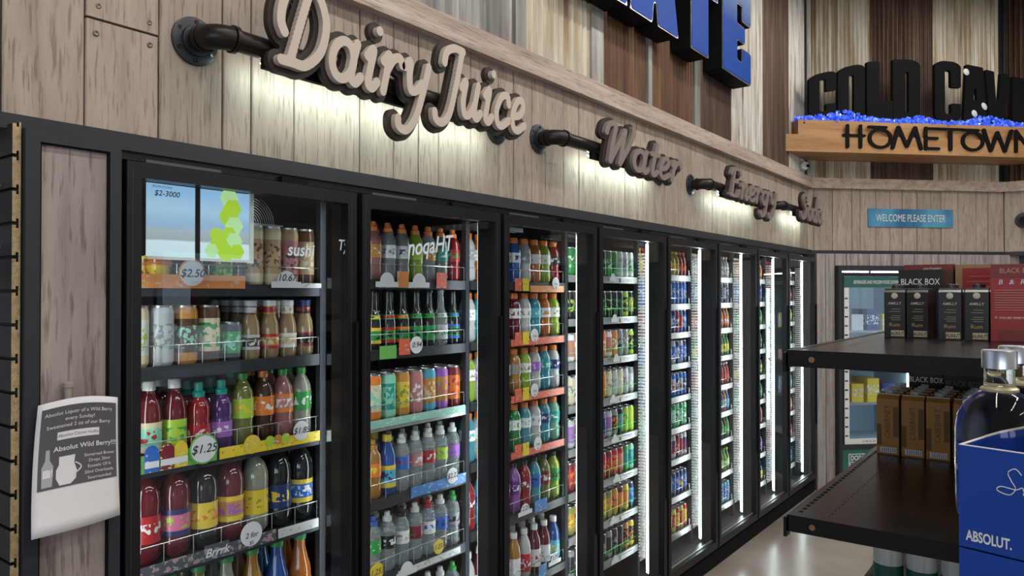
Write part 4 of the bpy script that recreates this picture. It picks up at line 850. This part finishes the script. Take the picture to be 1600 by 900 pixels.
sp_ = boxes('bottom_strip', WHITE, [(.3, .93, .03, .034, .43, .48)], e, WL); text('strip_text', 'CHECK ID  PLEASE', .03, lambda X, Y: WL(.55+X, .035, .445+Y), INK, sp_)
random.seed(3)
for si, z_ in enumerate((.8, 1.15, 1.48)):
    for k in range(4):
        t_ = .25+k*.16; c1 = random.choice(('orange', 'yellow', 'navy', 'white')) if k else 'orange'; hh = (.22, .15, .2)[si]
        e2 = boxes('frozen_box', label_mat(c1, 'white', c1), [(t_, t_+.12, -.35, -.1, z_, z_+hh-.05*(k % 2))], None, WL, label='%s food box, %s from left on %s shelf of far cooler' % (c1, ORD[k], ('lower', 'middle', 'upper')[si]), cat='box', group='boxes in the far cooler')

# ------------------------------------------------------------------ black display shelves with cartons
SHB = M('glossy_black_shelf', (.007, .007, .0075), .24, 0, .0, spec=.4); HOLE = M('hole_dark', (.002, .002, .002), .9)
un = empty('display_shelf', (1.55, -1.42, 0), 0, 'black metal display shelves facing the aisle at right', 'shelving')
def gshelf(z, x0=0.0, dep=1.25, wid=1.0):
    s_ = boxes('shelf', SHB, [(x0, x0+dep, -wid, 0, z-.003, z), (x0, x0+.003, -wid, 0, z-.034, z-.003), (x0, x0+dep, -.003, 0, z-.034, z-.003), (x0, x0+dep, -wid, -wid+.003, z-.034, z-.003)], un)
    q = B()
    for k in range(44): q.box(x0+.03+k*.027, x0+.042+k*.027, -.022, -.014, z, z+.0004); q.box(x0+.03+k*.027, x0+.036+k*.027, -.075, -.073, z, z+.0004)
    q.build('perforation', HOLE, s_, kind='stuff')
    boxes('hook_tab', SHB, [(x0-.004, x0+.02, .0, .006, z-.045, z-.005)], s_); B(lambda X, Y, Z: (x0-Z, -.05+X, z-.018+Y)).lathe([(.006, 0), (.006, .002), (0, .002)], 10).build('rivet', M('brass_rivet', (.3, .2, .1), .4, .6), s_)
gshelf(1.706); gshelf(1.368); gshelf(1.03, .35, .9, 1.0); gshelf(.3, .35, .9, 1.0)
boxes('upright', BLACK2, [(1.2, 1.25, -.28, -.22, 0, 1.68), (1.2, 1.25, -.96, -.9, 0, 1.68)], un); boxes('back_panel', BLACK2, [(1.21, 1.24, -.9, -.28, .1, 1.66)], un); boxes('base', BLACK2, [(.35, 1.25, -1.0, 0, 0, .12)], un)
def carton(name, x, y, z, w, d, h, mats, label, group, txt=None, gable=True, tall=False):
    e = empty(name, (x, y, z), random.uniform(-.05, .05), label, 'carton', group); body, capm_, tm = mats
    q = B(); hw = w/2
    q.add([(0, -hw, 0), (d, -hw, 0), (d, hw, 0), (0, hw, 0), (0, -hw, h*.93), (d, -hw, h*.93), (d, hw, h*.93), (0, hw, h*.93), (d*.25, -hw*.98, h), (d, -hw*.98, h*.99), (d, hw*.98, h*.99), (d*.25, hw*.98, h)],
          [(0, 3, 2, 1), (0, 1, 5, 4), (1, 2, 6, 5), (2, 3, 7, 6), (3, 0, 4, 7), (4, 5, 9, 8), (5, 6, 10, 9), (6, 7, 11, 10), (7, 4, 8, 11), (8, 9, 10, 11)]).build('carton_body', body, e)
    boxes('seam_flap', tm, [(d*.2, d*.28, -hw, hw, h*.995, h*1.012)], e)
    B().lathe([(.011, 0), (.011, .012), (.009, .014), (0, .014)], 12, (d*.62, 0, h*.985)).build('cap', capm_, e, True)
    g = lambda X, Y: (-.0008, -X, Y)
    if txt == 'ALINUT':
        boxes('barcode_patch', M('tan_patch', (.5, .42, .28), .6), [(-.0008, 0, -hw*.9, hw*.35, .004, h*.15)], e)
        text('patch_text', 'ALINUT', .0125, lambda X, Y: (-.0012, -X+hw*-.27, Y+.007), INK, e, bold=.02, sx=.7); text('brand_text', 'AMILLY', .0095, lambda X, Y: g(X, Y+h*.68), M('pale_gold_print', (.5, .45, .35), .5), e, .1, bold=.01)
        for k, zz_ in enumerate((.58, .53, .44, .4, .36)): boxes('fine_print', M('dim_gold_print', (.2, .17, .1), .5), [(-.0006, 0, -hw*.55, hw*(.5 if k % 2 else .3), h*zz_, h*zz_+.0018)], e)
        text('brand_text', 'Rum', .014, lambda X, Y: g(X, Y+h*.23), M('gold_print', (.35, .22, .07), .4), e, 0, bold=.01)
        B(lambda X, Y, Z: (-.0004-Z, X, h*.86+Y)).lathe([(.008, 0), (.006, .0006), (0, .0008)], 9).build('emblem', M('pale_gold_print', (.5, .45, .35), .5), e)
    elif txt:
        v, f = text_geo(txt, .019, 0, 'CENTER', .01); q = B(); q.add([(-.0008, p[1]-.006, p[0]+h*.55) for p in v], f); me = bpy.data.meshes.new('side_text'); me.from_pydata(q.v, [], q.f); me.materials.append(M('dark_amber_print', (.16, .07, .015), .5)); link('side_text', me, e)
        boxes('barcode_patch', PAPER, [(-.0008, 0, -hw*.8, hw*.7, .005, h*.12)], e)
        for k in range(7): boxes('barcode_bar', INK, [(-.0012, -.0008, -hw*.7+k*hw*.19, -hw*.7+k*hw*.19+.0016, .007, h*.11)], e)
        boxes('swirl_print', M('dark_amber_print', (.16, .07, .015), .5), [(-.0006, 0, hw*.55, hw*.98, h*.15, h*.5), (-.0006, 0, -hw*.98, -hw*.5, h*.3, h*.8)], e)
    return e
CBK = M('black_carton', (.014, .013, .013), .35); CAPB = M('dark_carton_cap', (.03, .03, .035), .4); FOIL = M('carton_seam', (.12, .11, .1), .4); COR = M('amber_carton', (.4, .18, .035), .45); CAPG = M('grey_carton_cap', (.4, .4, .4), .4)
random.seed(2)
BY = [-1.517, -1.57, -1.646, -1.703]; BLB = ['leftmost black carton', 'second black carton from left', 'third black carton from left', 'rightmost black carton']
for i, y in enumerate(BY):
    for r_ in range(2): carton('drink_carton', 2.15+r_*.06-(.03 if i > 1 else 0), y, 1.7065, .049, .052, .128, (CBK, CAPB, FOIL), BLB[i]+(' in the front row on the top shelf' if r_ == 0 else ' in the second row on the top shelf'), 'black cartons on the top shelf', 'ALINUT' if r_ == 0 else None)
for i, y in enumerate((-1.472, -1.535, -1.596, -1.66)):
    for r_ in range(4): carton('amber_carton', 2.3+r_*.064, y, 1.3685, .056, .058, .168, (COR, CAPG, M('pale_seam', (.45, .42, .38), .5)), 'amber carton, %s from left, %s row on the lower shelf' % (ORD[i], ['front', 'second', 'third', 'fourth'][r_]), 'amber cartons on the lower shelf', 'CABERNET' if r_ == 0 else None)
def case(name, x0, x1, y0, y1, z0, z1, mt, label, parts=()):
    e = empty(name, (x0, y0, z0), 0, label, 'box'); boxes('box_body', mt, [(0, x1-x0, -(y0-y1), 0, 0, z1-z0)], e); return e
RED = M('red_box_card', (.3, .028, .03), .5); BROWN = M('brown_cardboard', (.33, .21, .11), .7); DRED = M('dark_red_card', (.18, .03, .025), .5)
e = case('wine_case', 2.27, 2.5, -1.506, -1.612, 1.7065, 1.887, CBK, 'black wine case with white capitals on the top shelf'); text('lettering', 'BLACK BOX', .024, lambda X, Y: (-.001, -.053-X, .14+Y), PAPER, e, 0, 'CENTER', .008, .72); boxes('fine_print', FOIL, [(-.001, 0, -.09, -.02, .125, .127), (-.001, 0, -.08, -.03, .118, .119)], e)
e = case('wine_case', 2.52, 2.68, -1.48, -1.61, 1.7065, 1.91, DRED, 'dark red case behind the black wine case on the top shelf'); text('lettering', 'VINTNERS', .013, lambda X, Y: (-.001, -.075-X, .185+Y), PAPER, e, 0, 'CENTER', 0, .8)
e = case('wine_case', 2.51, 2.66, -1.616, -1.722, 1.7065, 1.907, BROWN, 'brown cardboard case with red label on the top shelf'); boxes('red_label', RED, [(-.001, 0, -.1, -.018, .03, .19)], e)
for k in range(8): boxes('print_line', M('pale_red_print', (.5, .25, .2), .5), [(-.0015, -.001, -.09, -.028-.006*(k % 3), .06+k*.015, .0615+k*.015)], e)
e = case('wine_case', 2.13, 2.4, -1.731, -1.9, 1.7065, 1.893, RED, 'bright red wine case at right end of the top shelf'); text('lettering', 'BLACK BOX', .017, lambda X, Y: (-.001, -.055-X, .165+Y), M('pale_red_print', (.5, .25, .2), .5), e, 0, 'CENTER', 0, .8); boxes('dark_band', DRED, [(-.0006, 0, -.16, 0, .155, .185)], e)
PRP = M('pale_red_print', (.5, .25, .2), .5)
for k in range(9): boxes('print_line', PRP, [(-.001, 0, -.075, -.008, .075+k*.006, .0762+k*.006)], e)
for k, s in enumerate(('B', '&', 'R')): text('icon', s, .016, lambda X, Y: (-.001, -.02-.022*k-X, .138+Y), PAPER, e, .2)
text('lettering', 'D  DALLIES VINEYARDS', .007, lambda X, Y: (-.001, -.045-X, .055+Y), PAPER, e); boxes('tear_tab', DRED, [(-.0008, 0, -.07, -.015, .002, .028)], e)
e = case('wine_case', 2.6, 2.75, -1.478, -1.57, 1.3685, 1.605, CBK, 'black case with bright white capitals at back of lower shelf'); text('lettering', 'BLACK BOX', .024, lambda X, Y: (-.001, -.048-X, .178+Y), PAPER, e, 0, 'CENTER', .005, .72)
e = case('wine_case', 2.6, 2.745, -1.574, -1.68, 1.3685, 1.6, CBK, 'black case with dim capitals at back of lower shelf'); text('lettering', 'BLACK BOX', .024, lambda X, Y: (-.001, -.053-X, .172+Y), FOIL, e, 0, 'CENTER', .005, .72)
for i, (x, y) in enumerate(((2.73, -1.66), (2.76, -1.735), (2.73, -1.81), (2.76, -1.885), (2.73, -1.96))):
    e = empty('wine_bottle', (x, y, 1.7065), 0, 'dark bottle with red foil, %s from left behind the cases' % ORD[i], 'bottle', 'bottles behind the wine cases'); B().lathe([(0, .003), (.03, 0), (.034, .01), (.034, .13), (.02, .155), (.013, .165), (.013, .2)], 14).build('body', liquid('smoke'), e, True); B().lathe([(.0145, .17), (.0145, .205), (.012, .207), (0, .207)], 14).build('foil', capm('maroon' if i % 2 == 0 else 'aqua'), e, True)
random.seed(9)
for i in range(5):
    e = empty('canned_drink', (1.98, -1.53-.072*i, 1.0305), 0, 'white can with green band, %s from left under lower shelf' % ORD[i], 'can', 'white cans under the lower shelf'); B().lathe([(0, .002), (.026, 0), (.033, .012), (.033, .21), (.029, .225)], 20).build('can_body', M('white_can_paint', (.6, .62, .6), .35, .2), e, True); B().lathe([(.0334, .09), (.0334, .14)], 20).build('green_band', M('dark_green_band', (.01, .1, .07), .4), e, True); B().lathe([(.029, .225), (.03, .23), (.027, .23), (.026, .226), (0, .226)], 20).build('lid', STEEL, e, True)

# ------------------------------------------------------------------ blue vodka boxes and bottles
VB = M('royal_blue_card', (.006, .05, .32), .35); CARD = M('cut_card_edge', (.6, .58, .54), .7)
RZ = math.radians(-14)
def vbox(z0, h, label, cut):
    e = empty('liquor_box', (1.01, -1.782, z0), RZ, label, 'box', 'stacked blue liquor boxes'); w, d, t_ = .34, .26, .004
    boxes('box_wall', VB, [(0, t_, -w, 0, 0, h), (d-t_, d, -w, 0, 0, h), (t_, d-t_, -t_, 0, 0, h), (t_, d-t_, -w, -w+t_, 0, h)] + ([] if cut else [(t_, d-t_, -w+t_, -t_, h-t_, h)]), e)
    boxes('box_floor', VB, [(t_, d-t_, -w+t_, -t_, 0, t_)], e)
    if cut:
        boxes('cut_edge', CARD, [(0, t_, -w, 0, h, h+.0008), (t_, d, -t_, 0, h, h+.0008)], e); boxes('torn_flap', CARD, [(-.001, 0, -.13, -.075, h-.022, h)], e)
        text('lettering', 'ABSOLUT.', .0165, lambda X, Y: (-.001, -.008-X, .009+Y), WHITE, e, 0, 'LEFT', .03, .62)
        B().tube([(-.001, -.046-x, y) for x, y in catmull([(.018, .094), (.012, .1), (.005, .095), (.008, .086), (.012, .078), (.006, .07), (-.006, .073), (-.002, .078), (.012, .077), (.019, .08), (.02, .072), (.024, .081), (.028, .079), (.029, .072), (.034, .076), (.05, .077)], 6)], .0006, 5).build('script_lettering', WHITE, e, True)
    return e
vbox(1.525, .118, 'cut open blue liquor box with two clear bottles standing in it', True)
for k in range(5): vbox(.001+k*.3045, .304, ['lowest', 'second lowest', 'middle', 'fourth', 'uppermost'][k]+' closed blue liquor box of the stack', False)
m, nt, b = nodes('clear_spirit_glass'); b.inputs['Base Color'].default_value = (.93, .95, .95, 1); b.inputs['Roughness'].default_value = .02; b.inputs['Transmission Weight'].default_value = 1; b.inputs['IOR'].default_value = 1.33
SG_ = m; SILV = M('satin_silver_cap', (.55, .57, .6), .3, .9)
for k, (x, y, dz) in enumerate(((1.125, -1.815, 0), (1.228, -1.826, .004))):
    e = empty('vodka_bottle', (x, y, 1.53), 0, ['clear vodka bottle with silver cap in front of blue box', 'clear vodka bottle with silver cap behind the front bottle'][k], 'bottle', 'vodka bottles in the blue box')
    B().lathe([(0, .004), (.04, 0), (.048, .008), (.0495, .03), (.0495, .118), (.047, .135), (.04, .151), (.028, .162), (.0205, .167), (.0175, .172), (.017, .2)], 32).build('body', SG_, e, True)
    B().lathe([(.0196, .196), (.0196, .217), (.0186, .219), (0, .219)], 28).build('cap', SILV, e, True)
    B().lathe([(.021, .167), (.0215, .17), (.018, .173)], 28).build('neck_ring', M('pale_gold_ring', (.5, .45, .25), .3, .3), e, True)
    boxes('lettering_band', M('blue_glass_print', (.02, .1, .5), .3), [(-.0502, -.0498, -.028, .028, .05+i*.016, .058+i*.016) for i in range(3)], e)
